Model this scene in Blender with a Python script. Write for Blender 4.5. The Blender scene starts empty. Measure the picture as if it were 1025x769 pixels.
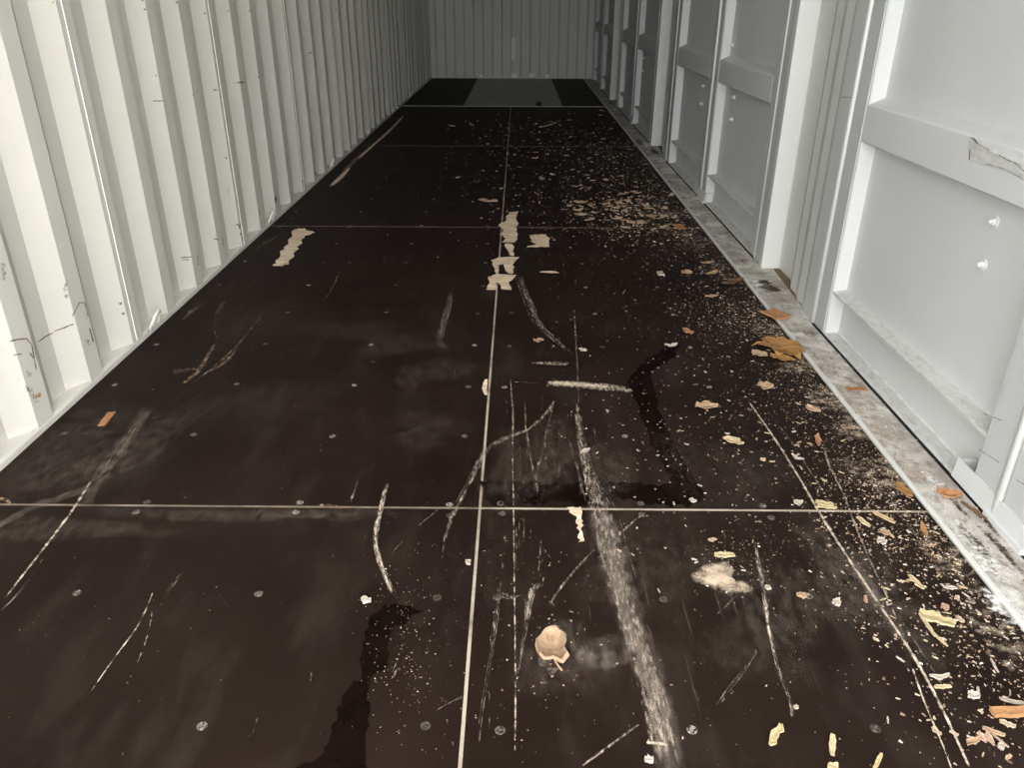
import bpy, bmesh, math, random
from mathutils import Vector, Matrix

random.seed(7)
SC = bpy.context.scene
COL = SC.collection

# ------------------------------------------------------------------ camera
F_PX = 785.146
CAM = Vector((1.24007, 0.0, 1.02352))
RT = Vector((0.99995963, 0.00826903, 0.00351574))
DN = Vector((0.00680086, -0.44079056, -0.89758422))
FW = Vector((-0.00587245, 0.89757189, -0.44082901))
cd = bpy.data.cameras.new('camera')
cam = bpy.data.objects.new('camera', cd)
COL.objects.link(cam)
cd.sensor_fit = 'HORIZONTAL'
cd.sensor_width = 36.0
cd.lens = F_PX / 1025.0 * 36.0
cd.clip_start = 0.02
cam.matrix_world = Matrix(((RT.x, -DN.x, -FW.x, CAM.x), (RT.y, -DN.y, -FW.y, CAM.y), (RT.z, -DN.z, -FW.z, CAM.z), (0, 0, 0, 1)))
SC.camera = cam

# ------------------------------------------------------------------ world, light, exposure
Y_OPEN = -0.55           # the open end of the container, behind the photographer
W = bpy.data.worlds.new('overcast_sky')
SC.world = W
W.use_nodes = True
bg = W.node_tree.nodes['Background']
bg.inputs[0].default_value = (0.98, 1.0, 1.0, 1)
bg.inputs[1].default_value = 4.75
pl = bpy.data.lights.new('doorway_portal', 'AREA')
pl.shape = 'RECTANGLE'
pl.size = 2.36
pl.size_y = 2.6
pl.cycles.is_portal = True
po = bpy.data.objects.new('doorway_portal', pl)
po.location = (1.14, Y_OPEN - 0.02, 1.3)
po.rotation_euler = (math.radians(90), 0, 0)     # faces +y, into the container
COL.objects.link(po)
SC.view_settings.view_transform = 'Standard'
SC.view_settings.look = 'None'
SC.view_settings.gamma = 1.0
SC.view_settings.use_curve_mapping = False
SC.view_settings.exposure = 1.0

# ------------------------------------------------------------------ projection helpers (photo pixel -> point in the place)
def ray(u, v):
    return RT * ((u - 512.5) / F_PX) + DN * ((v - 384.5) / F_PX) + FW
def fl(u, v, z=0.0):
    d = ray(u, v)
    return CAM + d * ((z - CAM.z) / d.z)
def onx(u, v, x):
    d = ray(u, v)
    return CAM + d * ((x - CAM.x) / d.x)
def ony(u, v, y):
    d = ray(u, v)
    return CAM + d * ((y - CAM.y) / d.y)
def depth(P):
    return (P - CAM).dot(FW)

# ------------------------------------------------------------------ materials
def newmat(name):
    m = bpy.data.materials.new(name)
    m.use_nodes = True
    nt = m.node_tree
    b = nt.nodes['Principled BSDF']
    return m, nt, b
def N(nt, t, **kw):
    n = nt.nodes.new(t)
    for k, v in kw.items():
        if k in n.inputs.keys() if hasattr(n.inputs, 'keys') else False:
            n.inputs[k].default_value = v
        else:
            setattr(n, k, v)
    return n
def lk(nt, a, b):
    nt.links.new(a, b)
def pos(nt, scale=(1, 1, 1)):
    g = nt.nodes.new('ShaderNodeNewGeometry')
    mp = nt.nodes.new('ShaderNodeMapping')
    mp.inputs['Scale'].default_value = scale
    lk(nt, g.outputs['Position'], mp.inputs['Vector'])
    return mp.outputs[0]
def noise(nt, vec, scale, detail=4, rough=0.55):
    n = nt.nodes.new('ShaderNodeTexNoise')
    n.inputs['Scale'].default_value = scale
    n.inputs['Detail'].default_value = detail
    n.inputs['Roughness'].default_value = rough
    lk(nt, vec, n.inputs['Vector'])
    return n.outputs[0]
def ramp(nt, fac, stops):
    r = nt.nodes.new('ShaderNodeValToRGB')
    el = r.color_ramp.elements
    while len(el) < len(stops):
        el.new(0.5)
    for e, (p, c) in zip(el, stops):
        e.position = p
        e.color = c if len(c) == 4 else (*c, 1)
    lk(nt, fac, r.inputs[0])
    return r.outputs[0]
def mix(nt, fac, a, b, blend='MIX'):
    n = nt.nodes.new('ShaderNodeMix')
    n.data_type = 'RGBA'
    n.blend_type = blend
    for s, v in ((n.inputs[0], fac), (n.inputs[6], a), (n.inputs[7], b)):
        if hasattr(v, 'is_output'):
            lk(nt, v, s)
        elif isinstance(v, (int, float)):
            s.default_value = v
        else:
            s.default_value = (*v, 1)
    return n.outputs[2]
def math_(nt, op, a, b=0.0, clamp=False):
    n = nt.nodes.new('ShaderNodeMath')
    n.operation = op
    n.use_clamp = clamp
    for s, v in ((n.inputs[0], a), (n.inputs[1], b)):
        if hasattr(v, 'is_output'):
            lk(nt, v, s)
        else:
            s.default_value = v
    return n.outputs[0]
def bump(nt, b, h, strength, dist=0.002):
    n = nt.nodes.new('ShaderNodeBump')
    n.inputs['Strength'].default_value = strength
    n.inputs['Distance'].default_value = dist
    lk(nt, h, n.inputs['Height'])
    lk(nt, n.outputs[0], b.inputs['Normal'])

def paint(name, col, rough=0.5, dirt=(0.4, 0.36, 0.3), dirt_amt=0.25, wave=0.15):
    """Painted container steel: slight tone drift, grime specks, faint sheet waviness."""
    m, nt, b = newmat(name)
    v = pos(nt)
    big = ramp(nt, noise(nt, v, 2.3, 3), [(0.3, (0, 0, 0)), (0.75, (1, 1, 1))])
    c2 = tuple(x * 0.93 for x in col)
    c = mix(nt, big, col, c2)
    gr = ramp(nt, noise(nt, pos(nt, (1, 1, 0.35)), 26, 8, 0.75), [(0.62, (0, 0, 0)), (0.80, (1, 1, 1))])
    c = mix(nt, math_(nt, 'MULTIPLY', gr, dirt_amt), c, dirt)
    lk(nt, c, b.inputs['Base Color'])
    b.inputs['Roughness'].default_value = rough
    b.inputs['Specular IOR Level'].default_value = 0.3
    bump(nt, b, noise(nt, v, 14, 2), wave, 0.003)
    return m

M = {}
M['paint_left'] = paint('warm_white_wall_paint', (0.725, 0.695, 0.63))
M['paint_right'] = paint('light_grey_door_paint', (0.60, 0.605, 0.605))
M['paint_end'] = paint('grey_end_wall_paint', (0.58, 0.59, 0.55))
M['paint_post'] = paint('light_grey_post_paint', (0.63, 0.635, 0.61))
M['white_paint'] = paint('white_touch_up_paint', (0.80, 0.80, 0.77), 0.45)
M['gasket'] = paint('grey_sealing_strip', (0.50, 0.51, 0.51), 0.6, wave=0.3)
M['bolt'] = paint('white_bolt_paint', (0.66, 0.66, 0.65), 0.5)
M['ceil'] = paint('ceiling_paint', (0.62, 0.63, 0.60))

def mk_floor():
    m, nt, b = newmat('dark_film_faced_plywood')
    v = pos(nt)
    oi = nt.nodes.new('ShaderNodeObjectInfo')
    big = noise(nt, v, 2.2, 5, 0.6)
    c = ramp(nt, big, [(0.25, (0.0100, 0.0052, 0.0039)), (0.55, (0.0165, 0.0094, 0.0072)), (0.8, (0.026, 0.0165, 0.0130))])
    # dusty film rubbed along the container's length
    du = noise(nt, pos(nt, (3.0, 0.9, 1)), 3.2, 7, 0.68)
    duf = ramp(nt, du, [(0.50, (0, 0, 0)), (0.80, (1, 1, 1))])
    c = mix(nt, math_(nt, 'MULTIPLY', duf, 0.26), c, (0.085, 0.069, 0.055))
    # fine pale specks ground into the surface
    sp = ramp(nt, noise(nt, v, 170, 2, 0.5), [(0.735, (0, 0, 0)), (0.77, (1, 1, 1))])
    spz = ramp(nt, noise(nt, v, 3.0, 3, 0.6), [(0.45, (0, 0, 0)), (0.65, (1, 1, 1))])
    c = mix(nt, math_(nt, 'MULTIPLY', math_(nt, 'MULTIPLY', sp, spz), 0.55), c, (0.45, 0.38, 0.31))
    # hairline scratches
    w = ramp(nt, noise(nt, pos(nt, (60, 1.6, 1)), 3.0, 2, 0.4), [(0.70, (0, 0, 0)), (0.74, (1, 1, 1))])
    wz = ramp(nt, noise(nt, v, 1.4, 3, 0.5), [(0.5, (0, 0, 0)), (0.66, (1, 1, 1))])
    c = mix(nt, math_(nt, 'MULTIPLY', math_(nt, 'MULTIPLY', w, wz), 0.16), c, (0.30, 0.24, 0.19))
    lk(nt, c, b.inputs['Base Color'])
    r = nt.nodes.new('ShaderNodeMapRange')
    r.inputs['To Min'].default_value = 0.48
    r.inputs['To Max'].default_value = 0.72
    lk(nt, du, r.inputs['Value'])
    lk(nt, r.outputs[0], b.inputs['Roughness'])
    b.inputs['Specular IOR Level'].default_value = 0.07
    bump(nt, b, noise(nt, v, 60, 4), 0.12, 0.001)
    return m
M['ply'] = mk_floor()

def simple(name, stops, scale=20, rough=0.7, detail=5, vscale=(1, 1, 1), spec=0.25, metal=0.0, bmp=0.2):
    m, nt, b = newmat(name)
    v = pos(nt, vscale)
    n = noise(nt, v, scale, detail, 0.6)
    lk(nt, ramp(nt, n, stops), b.inputs['Base Color'])
    b.inputs['Roughness'].default_value = rough
    b.inputs['Specular IOR Level'].default_value = spec
    b.inputs['Metallic'].default_value = metal
    if bmp:
        bump(nt, b, n, bmp, 0.001)
    return m
M['seam'] = simple('cream_joint_sealant', [(0.3, (0.16, 0.12, 0.09)), (0.5, (0.42, 0.35, 0.28)), (0.8, (0.56, 0.49, 0.40))], 9, 0.7)
M['seam_dull'] = simple('dirty_joint_sealant', [(0.3, (0.08, 0.06, 0.045)), (0.55, (0.22, 0.17, 0.13)), (0.8, (0.36, 0.30, 0.24))], 9, 0.7)
M['steel_plate'] = simple('worn_grey_steel_plate', [(0.3, (0.30, 0.31, 0.24)), (0.7, (0.40, 0.41, 0.33))], 5, 0.6, 5)
M['steel_bar'] = simple('grey_steel_bar', [(0.3, (0.36, 0.36, 0.30)), (0.7, (0.5, 0.5, 0.44))], 12, 0.55)
def mk_screw():
    m, nt, b = newmat('dirty_screw_steel')
    oi = nt.nodes.new('ShaderNodeObjectInfo')
    a = ramp(nt, oi.outputs['Random'], [(0.0, (0.05, 0.04, 0.033)), (0.55, (0.15, 0.125, 0.105)), (1.0, (0.42, 0.37, 0.32))])
    lk(nt, mix(nt, ramp(nt, noise(nt, pos(nt), 210, 3), [(0.42, (0, 0, 0)), (0.6, (1, 1, 1))]), (0.022, 0.016, 0.013), a), b.inputs['Base Color'])
    b.inputs['Roughness'].default_value = 0.5
    b.inputs['Specular IOR Level'].default_value = 0.3
    return m
M['screw'] = mk_screw()
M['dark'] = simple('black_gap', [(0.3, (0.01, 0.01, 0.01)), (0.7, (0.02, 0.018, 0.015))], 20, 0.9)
M['under'] = simple('dark_underfloor', [(0.3, (0.015, 0.012, 0.01)), (0.7, (0.03, 0.025, 0.02))], 20, 0.9)
M['ground'] = simple('grey_yard_gravel', [(0.3, (0.50, 0.49, 0.47)), (0.7, (0.62, 0.61, 0.58))], 3, 0.95)
M['woodstrip'] = simple('weathered_brown_wood', [(0.3, (0.10, 0.065, 0.035)), (0.7, (0.26, 0.18, 0.10))], 30, 0.85, vscale=(1, 0.15, 1))

def mk_sill():
    m, nt, b = newmat('dusty_painted_threshold_steel')
    v = pos(nt)
    c = mix(nt, ramp(nt, noise(nt, v, 9, 6, 0.65), [(0.38, (0, 0, 0)), (0.62, (1, 1, 1))]), (0.62, 0.585, 0.54), (0.36, 0.325, 0.29))
    d = ramp(nt, noise(nt, pos(nt, (1, 0.5, 1)), 34, 8, 0.72), [(0.50, (0, 0, 0)), (0.64, (1, 1, 1))])
    c = mix(nt, math_(nt, 'MULTIPLY', d, 0.75), c, (0.16, 0.115, 0.09))
    wpt = ramp(nt, noise(nt, v, 5.5, 7, 0.7), [(0.54, (0, 0, 0)), (0.60, (1, 1, 1))])
    c = mix(nt, math_(nt, 'MULTIPLY', wpt, 0.8), c, (0.76, 0.74, 0.70))
    rs = ramp(nt, noise(nt, v, 48, 5, 0.7), [(0.63, (0, 0, 0)), (0.70, (1, 1, 1))])
    c = mix(nt, math_(nt, 'MULTIPLY', rs, 0.7), c, (0.24, 0.13, 0.085))
    lk(nt, c, b.inputs['Base Color'])
    b.inputs['Roughness'].default_value = 0.8
    b.inputs['Specular IOR Level'].default_value = 0.2
    bump(nt, b, noise(nt, v, 60, 6, 0.7), 0.5, 0.002)
    return m
M['sill'] = mk_sill()
M['lip'] = paint('worn_pale_lip_paint', (0.66, 0.645, 0.615), 0.6, (0.2, 0.15, 0.12), 0.8)  # worn lip, painted paler to carry the highlight on its lit edges

def mk_ledge():
    m, nt, b = newmat('dusty_ledge_paint')
    v = pos(nt)
    d = ramp(nt, noise(nt, pos(nt, (1, 0.5, 1)), 60, 8, 0.7), [(0.45, (0, 0, 0)), (0.68, (1, 1, 1))])
    c = mix(nt, math_(nt, 'MULTIPLY', d, 0.6), (0.60, 0.60, 0.585), (0.36, 0.32, 0.28))
    lk(nt, c, b.inputs['Base Color'])
    b.inputs['Roughness'].default_value = 0.65
    return m
M['ledge'] = mk_ledge()

def mark_mat(name, c1, c2, nscale, lo, hi, strength=1.0, rough=0.8, vscale=(1, 1, 1), spec=0.2, shift=0.5):
    """Thin film (dust, scuff, raw fibre, damp): coverage attribute x noise decides where it lies."""
    m, nt, b = newmat(name)
    v = pos(nt, vscale)
    n = noise(nt, v, nscale, 6, 0.68)
    col = ramp(nt, noise(nt, v, nscale * 0.5, 4), [(0.35, c1), (0.65, c2)])
    lk(nt, col, b.inputs['Base Color'])
    b.inputs['Roughness'].default_value = rough
    b.inputs['Specular IOR Level'].default_value = spec
    at = nt.nodes.new('ShaderNodeAttribute')
    at.attribute_name = 'cover'
    mr = nt.nodes.new('ShaderNodeMapRange')
    mr.inputs['From Min'].default_value = lo
    mr.inputs['From Max'].default_value = hi
    lk(nt, math_(nt, 'ADD', n, math_(nt, 'MULTIPLY', math_(nt, 'SUBTRACT', at.outputs['Fac'], 1.0), shift)), mr.inputs['Value'])
    a = math_(nt, 'MULTIPLY', mr.outputs[0], math_(nt, 'MULTIPLY', math_(nt, 'MINIMUM', math_(nt, 'MULTIPLY', at.outputs['Fac'], 3.0 if shift > 0.3 else 1.0), 1.2), strength), True)
    lk(nt, a, b.inputs['Alpha'])
    return m
M['scuff'] = mark_mat('pale_scuffed_fibre', (0.24, 0.18, 0.14), (0.52, 0.43, 0.35), 95, 0.36, 0.66, 0.75, vscale=(1.7, 0.45, 1))
M['scuff_soft'] = mark_mat('dusty_rub_mark', (0.22, 0.18, 0.145), (0.34, 0.27, 0.22), 42, 0.34, 0.85, 0.34, shift=0.12, vscale=(1.3, 0.6, 1))
M['scratch'] = mark_mat('pale_scratch', (0.42, 0.33, 0.25), (0.72, 0.60, 0.48), 60, 0.30, 0.55, 0.8)
M['rawwood'] = mark_mat('torn_raw_wood', (0.62, 0.44, 0.29), (0.86, 0.70, 0.54), 60, 0.16, 0.30, 1.0, vscale=(0.4, 1.5, 1))
M['rawwood_dull'] = mark_mat('torn_brown_wood', (0.15, 0.085, 0.05), (0.36, 0.25, 0.17), 80, 0.36, 0.64, 0.75, vscale=(1.4, 0.7, 1))
M['sawdust'] = mark_mat('tan_sawdust', (0.46, 0.35, 0.25), (0.66, 0.53, 0.40), 40, 0.22, 0.62, 0.9)
M['damp'] = mark_mat('damp_dark_stain', (0.0045, 0.0022, 0.0016), (0.007, 0.0036, 0.0026), 16, 0.10, 0.45, 0.90, 0.6, spec=0.03)
M['rust'] = mark_mat('rust_scrape', (0.10, 0.045, 0.035), (0.24, 0.15, 0.11), 120, 0.25, 0.45, 0.85)
M['grime'] = mark_mat('grey_grime', (0.16, 0.155, 0.14), (0.30, 0.29, 0.27), 110, 0.32, 0.58, 0.7)
M['orange'] = mark_mat('orange_rust_mark', (0.52, 0.24, 0.10), (0.62, 0.32, 0.14), 120, 0.2, 0.5, 0.8)
M['patch'] = mark_mat('white_touch_up_patch', (0.82, 0.82, 0.78), (0.9, 0.9, 0.86), 40, 0.0, 0.15, 0.9)
M['dirt'] = mark_mat('dark_soil_dirt', (0.03, 0.02, 0.016), (0.09, 0.065, 0.05), 110, 0.30, 0.50, 0.95)
M['whitedust'] = mark_mat('white_chalky_dust', (0.74, 0.71, 0.67), (0.9, 0.88, 0.85), 45, 0.36, 0.60, 0.9)

def chip_mat(name, stops, rough=0.75, grain=260):
    """Wood chips and leaves: tone differs per object, grain along the piece."""
    m, nt, b = newmat(name)
    oi = nt.nodes.new('ShaderNodeObjectInfo')
    c = ramp(nt, oi.outputs['Random'], stops)
    tc = nt.nodes.new('ShaderNodeTexCoord')
    mp = nt.nodes.new('ShaderNodeMapping')
    mp.inputs['Scale'].default_value = (0.25, 1.6, 1)
    lk(nt, tc.outputs['Object'], mp.inputs['Vector'])
    n = noise(nt, mp.outputs[0], grain, 3)
    c = mix(nt, ramp(nt, n, [(0.35, (1, 1, 1)), (0.7, (0, 0, 0))]), c, mix(nt, 0.65, c, (0.20, 0.11, 0.06)))
    lk(nt, c, b.inputs['Base Color'])
    b.inputs['Roughness'].default_value = rough
    b.inputs['Specular IOR Level'].default_value = 0.2
    return m
M['chip'] = chip_mat('pale_wood_chip', [(0.0, (0.52, 0.37, 0.24)), (0.35, (0.62, 0.50, 0.36)), (0.65, (0.44, 0.27, 0.17)), (1.0, (0.64, 0.55, 0.43))])
M['yellow'] = chip_mat('yellow_split_wood', [(0.0, (0.62, 0.50, 0.26)), (1.0, (0.68, 0.58, 0.35))])
M['bark'] = chip_mat('reddish_bark', [(0.0, (0.42, 0.19, 0.11)), (1.0, (0.56, 0.28, 0.16))])
M['orangebark'] = chip_mat('orange_wood', [(0.0, (0.50, 0.22, 0.09)), (1.0, (0.56, 0.28, 0.12))])
M['leaf'] = chip_mat('dry_ochre_leaf', [(0.0, (0.36, 0.18, 0.05)), (1.0, (0.43, 0.23, 0.07))], grain=90)
M['brownleaf'] = chip_mat('dark_brown_leaf', [(0.0, (0.11, 0.06, 0.04)), (1.0, (0.16, 0.09, 0.06))], grain=90)
M['paleleaf'] = chip_mat('pale_dry_leaf', [(0.0, (0.50, 0.34, 0.21)), (1.0, (0.58, 0.42, 0.28))], grain=90)
M['cupleaf'] = chip_mat('tan_dry_leaf', [(0.0, (0.34, 0.23, 0.15)), (1.0, (0.42, 0.30, 0.20))], grain=70)
M['white'] = chip_mat('white_flake', [(0.0, (0.56, 0.50, 0.42)), (1.0, (0.68, 0.63, 0.56))])
M['pink'] = chip_mat('pinkish_flake', [(0.0, (0.54, 0.33, 0.25)), (1.0, (0.60, 0.42, 0.33))])
def mk_fleck():
    m, nt, b = newmat('mixed_wood_flecks')
    at = nt.nodes.new('ShaderNodeAttribute')
    at.attribute_name = 'tone'
    lk(nt, ramp(nt, at.outputs['Fac'], [(0.0, (0.16, 0.09, 0.055)), (0.3, (0.34, 0.23, 0.15)), (0.65, (0.52, 0.41, 0.30)), (1.0, (0.70, 0.63, 0.54))]), b.inputs['Base Color'])
    b.inputs['Roughness'].default_value = 0.8
    return m
M['fleck'] = mk_fleck()

# ------------------------------------------------------------------ mesh helpers
class MB:
    def __init__(s):
        s.v = []; s.f = []
    def box(s, x0, x1, y0, y1, z0, z1):
        n = len(s.v)
        s.v += [(x, y, z) for z in (z0, z1) for y in (y0, y1) for x in (x0, x1)]
        s.f += [tuple(n + i for i in q) for q in ((0, 2, 3, 1), (4, 5, 7, 6), (0, 1, 5, 4), (2, 6, 7, 3), (0, 4, 6, 2), (1, 3, 7, 5))]
        return s
    def prism(s, poly, a, b, axis):
        """closed outline poly extruded from a to b. axis 'y': poly is (x,z); 'z': poly is (x,y)"""
        n = len(s.v); k = len(poly)
        for t in (a, b):
            for p in poly:
                s.v.append((p[0], t, p[1]) if axis == 'y' else (p[0], p[1], t))
        for i in range(k):
            j = (i + 1) % k
            s.f.append((n + i, n + j, n + k + j, n + k + i))
        s.f.append(tuple(n + i for i in range(k)))
        s.f.append(tuple(n + k + i for i in reversed(range(k))))
        return s
    def tube(s, pts, r, seg=8, closed_caps=True):
        n0 = len(s.v)
        pts = [Vector(p) for p in pts]
        for i, p in enumerate(pts):
            t = (pts[min(i + 1, len(pts) - 1)] - pts[max(i - 1, 0)]).normalized()
            a = t.cross(Vector((0.3, 0.2, 1)) if abs(t.z) < 0.9 else Vector((1, 0, 0))).normalized()
            b = t.cross(a)
            for k in range(seg):
                an = 2 * math.pi * k / seg
                s.v.append(tuple(p + (a * math.cos(an) + b * math.sin(an)) * r))
        for i in range(len(pts) - 1):
            for k in range(seg):
                k2 = (k + 1) % seg
                s.f.append((n0 + i * seg + k, n0 + i * seg + k2, n0 + (i + 1) * seg + k2, n0 + (i + 1) * seg + k))
        s.f.append(tuple(n0 + k for k in reversed(range(seg))))
        e = n0 + (len(pts) - 1) * seg
        s.f.append(tuple(e + k for k in range(seg)))
        return s
    def build(s, name, mat, parent=None, bevel=0.0, smooth=False):
        me = bpy.data.meshes.new(name)
        me.from_pydata(s.v, [], s.f)
        bm = bmesh.new(); bm.from_mesh(me)
        bmesh.ops.recalc_face_normals(bm, faces=bm.faces)
        if bevel:
            es = [e for e in bm.edges if len(e.link_faces) == 2 and e.calc_face_angle(0) > 0.6]
            bmesh.ops.bevel(bm, geom=es, offset=bevel, segments=2, affect='EDGES', clamp_overlap=True)
        if smooth:
            for f in bm.faces: f.smooth = True
        bm.to_mesh(me); bm.free()
        me.materials.append(M[mat])
        o = bpy.data.objects.new(name, me)
        COL.objects.link(o)
        o.parent = parent
        return o
def empty(name, loc=(0, 0, 0)):
    o = bpy.data.objects.new(name, None)
    o.empty_display_size = 0.1
    o.location = loc
    COL.objects.link(o)
    return o
def tag(o, label, cat, group=None, kind=None):
    o['label'] = label; o['category'] = cat
    if group: o['group'] = group
    if kind: o['kind'] = kind
    return o

# ================================================================== THE SETTING
Y_END = 12.03
ZC = 2.58
XF = 2.29          # inner face of the side-door frames
XP = 2.335         # door skin
X_FLOOR = 2.16     # right edge of the plywood

ground = MB().box(-20, 22, -40, 30, -0.5, -0.30).build('ground', 'ground')
tag(ground, 'grey yard ground outside the open container end', 'ground', kind='structure')

# ---- floor
floor = MB().box(-0.05, 2.30, Y_OPEN, Y_END + 0.05, -0.20, -0.030).build('floor', 'under')
tag(floor, 'dark brown plywood container floor with pale joints and scuffs', 'floor', kind='structure')
XS = 1.16; G = 0.0030
rows = [Y_OPEN, 1.452, 3.857, 6.257, 8.74]
for i in range(4):
    for (a, b) in ((0.002, XS - G), (XS + G, X_FLOOR - 0.001)):
        MB().box(a, b, rows[i] + (G if i else 0), rows[i + 1] - (G if i < 3 else 0.0), -0.028, 0.0).build('plywood_panel', 'ply', floor)
MB().box(0.002, 0.652, 8.79, Y_END - 0.005, -0.028, 0.0).build('plywood_panel', 'ply', floor)
MB().box(1.712, X_FLOOR - 0.001, 8.79, Y_END - 0.005, -0.028, 0.0).build('plywood_panel', 'ply', floor)
o = MB().box(0.655, 1.709, 8.79, Y_END - 0.005, -0.028, 0.001).build('steel_plate', 'steel_plate', floor, 0.002)
o['label'] = 'greenish grey steel plate set into the far floor'
MB().box(0.002, X_FLOOR - 0.001, 8.742, 8.788, -0.028, 0.003).build('steel_cross_bar', 'steel_bar', floor, 0.002)
for i in range(4):      # joints running away, one length per row of panels
    MB().box(XS - G, XS + G, rows[i] + (G if i else 0), rows[i + 1] - G, -0.028, 0.0007).build('joint_sealant', 'seam', floor)
for i in (1, 2, 3):     # joints across
    MB().box(0.002, XS - G, rows[i] - G, rows[i] + G, -0.028, 0.0006).build('joint_sealant', 'seam_dull', floor)
    MB().box(XS - G, X_FLOOR - 0.001, rows[i] - G, rows[i] + G, -0.028, 0.0006).build('joint_sealant', 'seam' if i == 1 else 'seam_dull', floor)
# screws: countersunk heads with a cross slot
def screw_mesh():
    mb = MB(); seg = 12
    def ring(r, z):
        n = len(mb.v)
        mb.v += [(r * math.cos(2 * math.pi * k / seg), r * math.sin(2 * math.pi * k / seg), z) for k in range(seg)]
        return n
    rs = [ring(0.0085, 0.0003), ring(0.0078, 0.0012), ring(0.0062, 0.0014), ring(0.0036, 0.0004)]
    for a, b in zip(rs[:-1], rs[1:]):
        for k in range(seg):
            k2 = (k + 1) % seg
            mb.f.append((a + k, a + k2, b + k2, b + k))
    mb.f.append(tuple(rs[-1] + k for k in range(seg)))
    o = mb.build('floor_screw', 'screw', floor)
    return o
s0 = screw_mesh(); first = True
ys = [0.256, 0.558, 0.862, 1.166, 1.432, 1.473, 1.773, 2.065, 2.365, 2.665, 2.962, 3.264, 3.56, 3.838, 3.876, 4.16, 4.46, 4.76, 5.06, 5.36, 5.66, 5.96]
for y in ys:
    for x in (0.06, 0.405, 0.757, 1.098, 1.212, 1.516, 1.80, 2.10):
        if y > 4.2 and x in (0.06, 2.10): continue
        c = s0 if first else s0.copy()
        if not first:
            COL.objects.link(c); c.parent = floor
        first = False
        c.location = (x + random.uniform(-.008, .008), y + random.uniform(-.008, .008), 0)
        c.rotation_euler.z = random.uniform(0, 6)

# ---- left corrugated wall
PITCH = 0.278; Y_C = 2.116      # a crest ends at Y_C
DEP = 0.036
def left_prof(y):
    t = (y - (Y_C - 0.070)) % PITCH
    if t < 0.070: return 0.0
    if t < 0.138: return -DEP * (t - 0.070) / 0.068
    if t < 0.206: return -DEP
    return -DEP * (1 - (t - 0.206) / 0.072)
def breaks(y0, y1):
    ys = {y0, y1}
    k0 = int((y0 - Y_C) / PITCH) - 2
    for k in range(k0, k0 + int((y1 - y0) / PITCH) + 6):
        b = Y_C - 0.070 + k * PITCH
        for d in (0, 0.070, 0.138, 0.206):
            if y0 < b + d < y1: ys.add(b + d)
    return sorted(ys)
wall_left = empty('wall_left', (-0.02, 6, 0))
tag(wall_left, 'cream painted corrugated steel wall along the left side', 'wall', kind='structure')
inv = lambda o, par: setattr(o, 'matrix_parent_inverse', par.matrix_world.inverted()) or o
bpy.context.view_layer.update()
joints = [Y_OPEN]
y = 2.352 - 3 * 4 * PITCH
while y < Y_END - 0.3:
    if y > Y_OPEN + 0.1: joints.append(y)
    y += 4 * PITCH
joints.append(Y_END)
for a, b in zip(joints[:-1], joints[1:]):
    ys_ = breaks(a, b)
    inner = [(left_prof(q if q < b else q - 1e-6), q) for q in ys_]
    poly = inner + [(x - 0.004, q) for x, q in reversed(inner)]
    inv(MB().prism(poly, 0.016, ZC, 'z').build('corrugated_panel', 'paint_left', wall_left), wall_left)
for yj in joints[1:-1]:
    inv(MB().box(-0.003, 0.0025, yj - 0.002, yj + 0.002, 0.02, ZC).build('weld_seam', 'white_paint' if yj < 3 else 'paint_left', wall_left), wall_left)
inv(MB().prism([(-0.07, -0.2), (0.001, -0.2), (0.001, 0.014), (-0.004, 0.022), (-0.07, 0.030)], Y_OPEN, Y_END, 'y').build('bottom_rail', 'paint_left', wall_left), wall_left)
inv(MB().box(-0.08, 0.02, Y_OPEN, Y_END, ZC - 0.01, ZC + 0.12).build('top_rail', 'paint_left', wall_left), wall_left)
def wall_hit(u, v):
    d = ray(u, v)
    t0 = (0.03 - CAM.x) / d.x; t1 = (-0.05 - CAM.x) / d.x
    for i in range(400):
        t = t0 + (t1 - t0) * i / 400
        P = CAM + d * t
        if P.x <= left_prof(P.y):
            return P
    return CAM + d * t1
# lashing rings welded to the base of the wall
for yr in (2.47, 3.86, 5.27, 6.67, 8.07, 9.47):
    pts = []
    for k in range(13):
        a = math.pi * (0.02 + 0.98 * k / 12)
        pts.append((0.004 + 0.022 * math.sin(a), yr + 0.034 * math.cos(a) + 0.012 * math.sin(a), 0.014 + 0.058 * math.sin(a)))
    o = MB().tube(pts, 0.0055, 8).build('lashing_ring', 'paint_left', wall_left, smooth=True)
    inv(o, wall_left)

# ---- end wall
wall_end = empty('wall_back', (1.14, Y_END, 0))
tag(wall_end, 'grey corrugated steel wall closing the far end', 'wall', kind='structure')
bpy.context.view_layer.update()
EP = 0.266
segs = [-0.05]
xs = [(-0.05, 0.0)]
x = 0.06; 
prof = [(-0.06, Y_END)]
while x < 2.42:
    prof += [(x, Y_END), (x + 0.020, Y_END + 0.034), (x + EP / 2, Y_END + 0.034), (x + EP / 2 + 0.020, Y_END)]
    x += EP
prof.append((x + 0.05, Y_END))
k = 0
n_per = 12
idx = 0
while idx < len(prof) - 1:
    part = prof[idx:idx + n_per + 1]
    poly = part + [(px, py + 0.004) for px, py in reversed(part)]
    inv(MB().prism(poly, 0.0, ZC, 'z').build('corrugated_panel', 'paint_end', wall_end), wall_end)
    idx += n_per
inv(MB().prism([(-0.06, -0.1), (2.45, -0.1), (2.45, 0.02), (-0.06, 0.02)], Y_END - 0.004, Y_END + 0.06, 'y').build('bottom_rail', 'paint_end', wall_end), wall_end)
inv(MB().box(2.29, 2.40, Y_END - 0.03, Y_END + 0.05, -0.05, ZC).build('corner_post', 'paint_end', wall_end, 0.004), wall_end)

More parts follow.
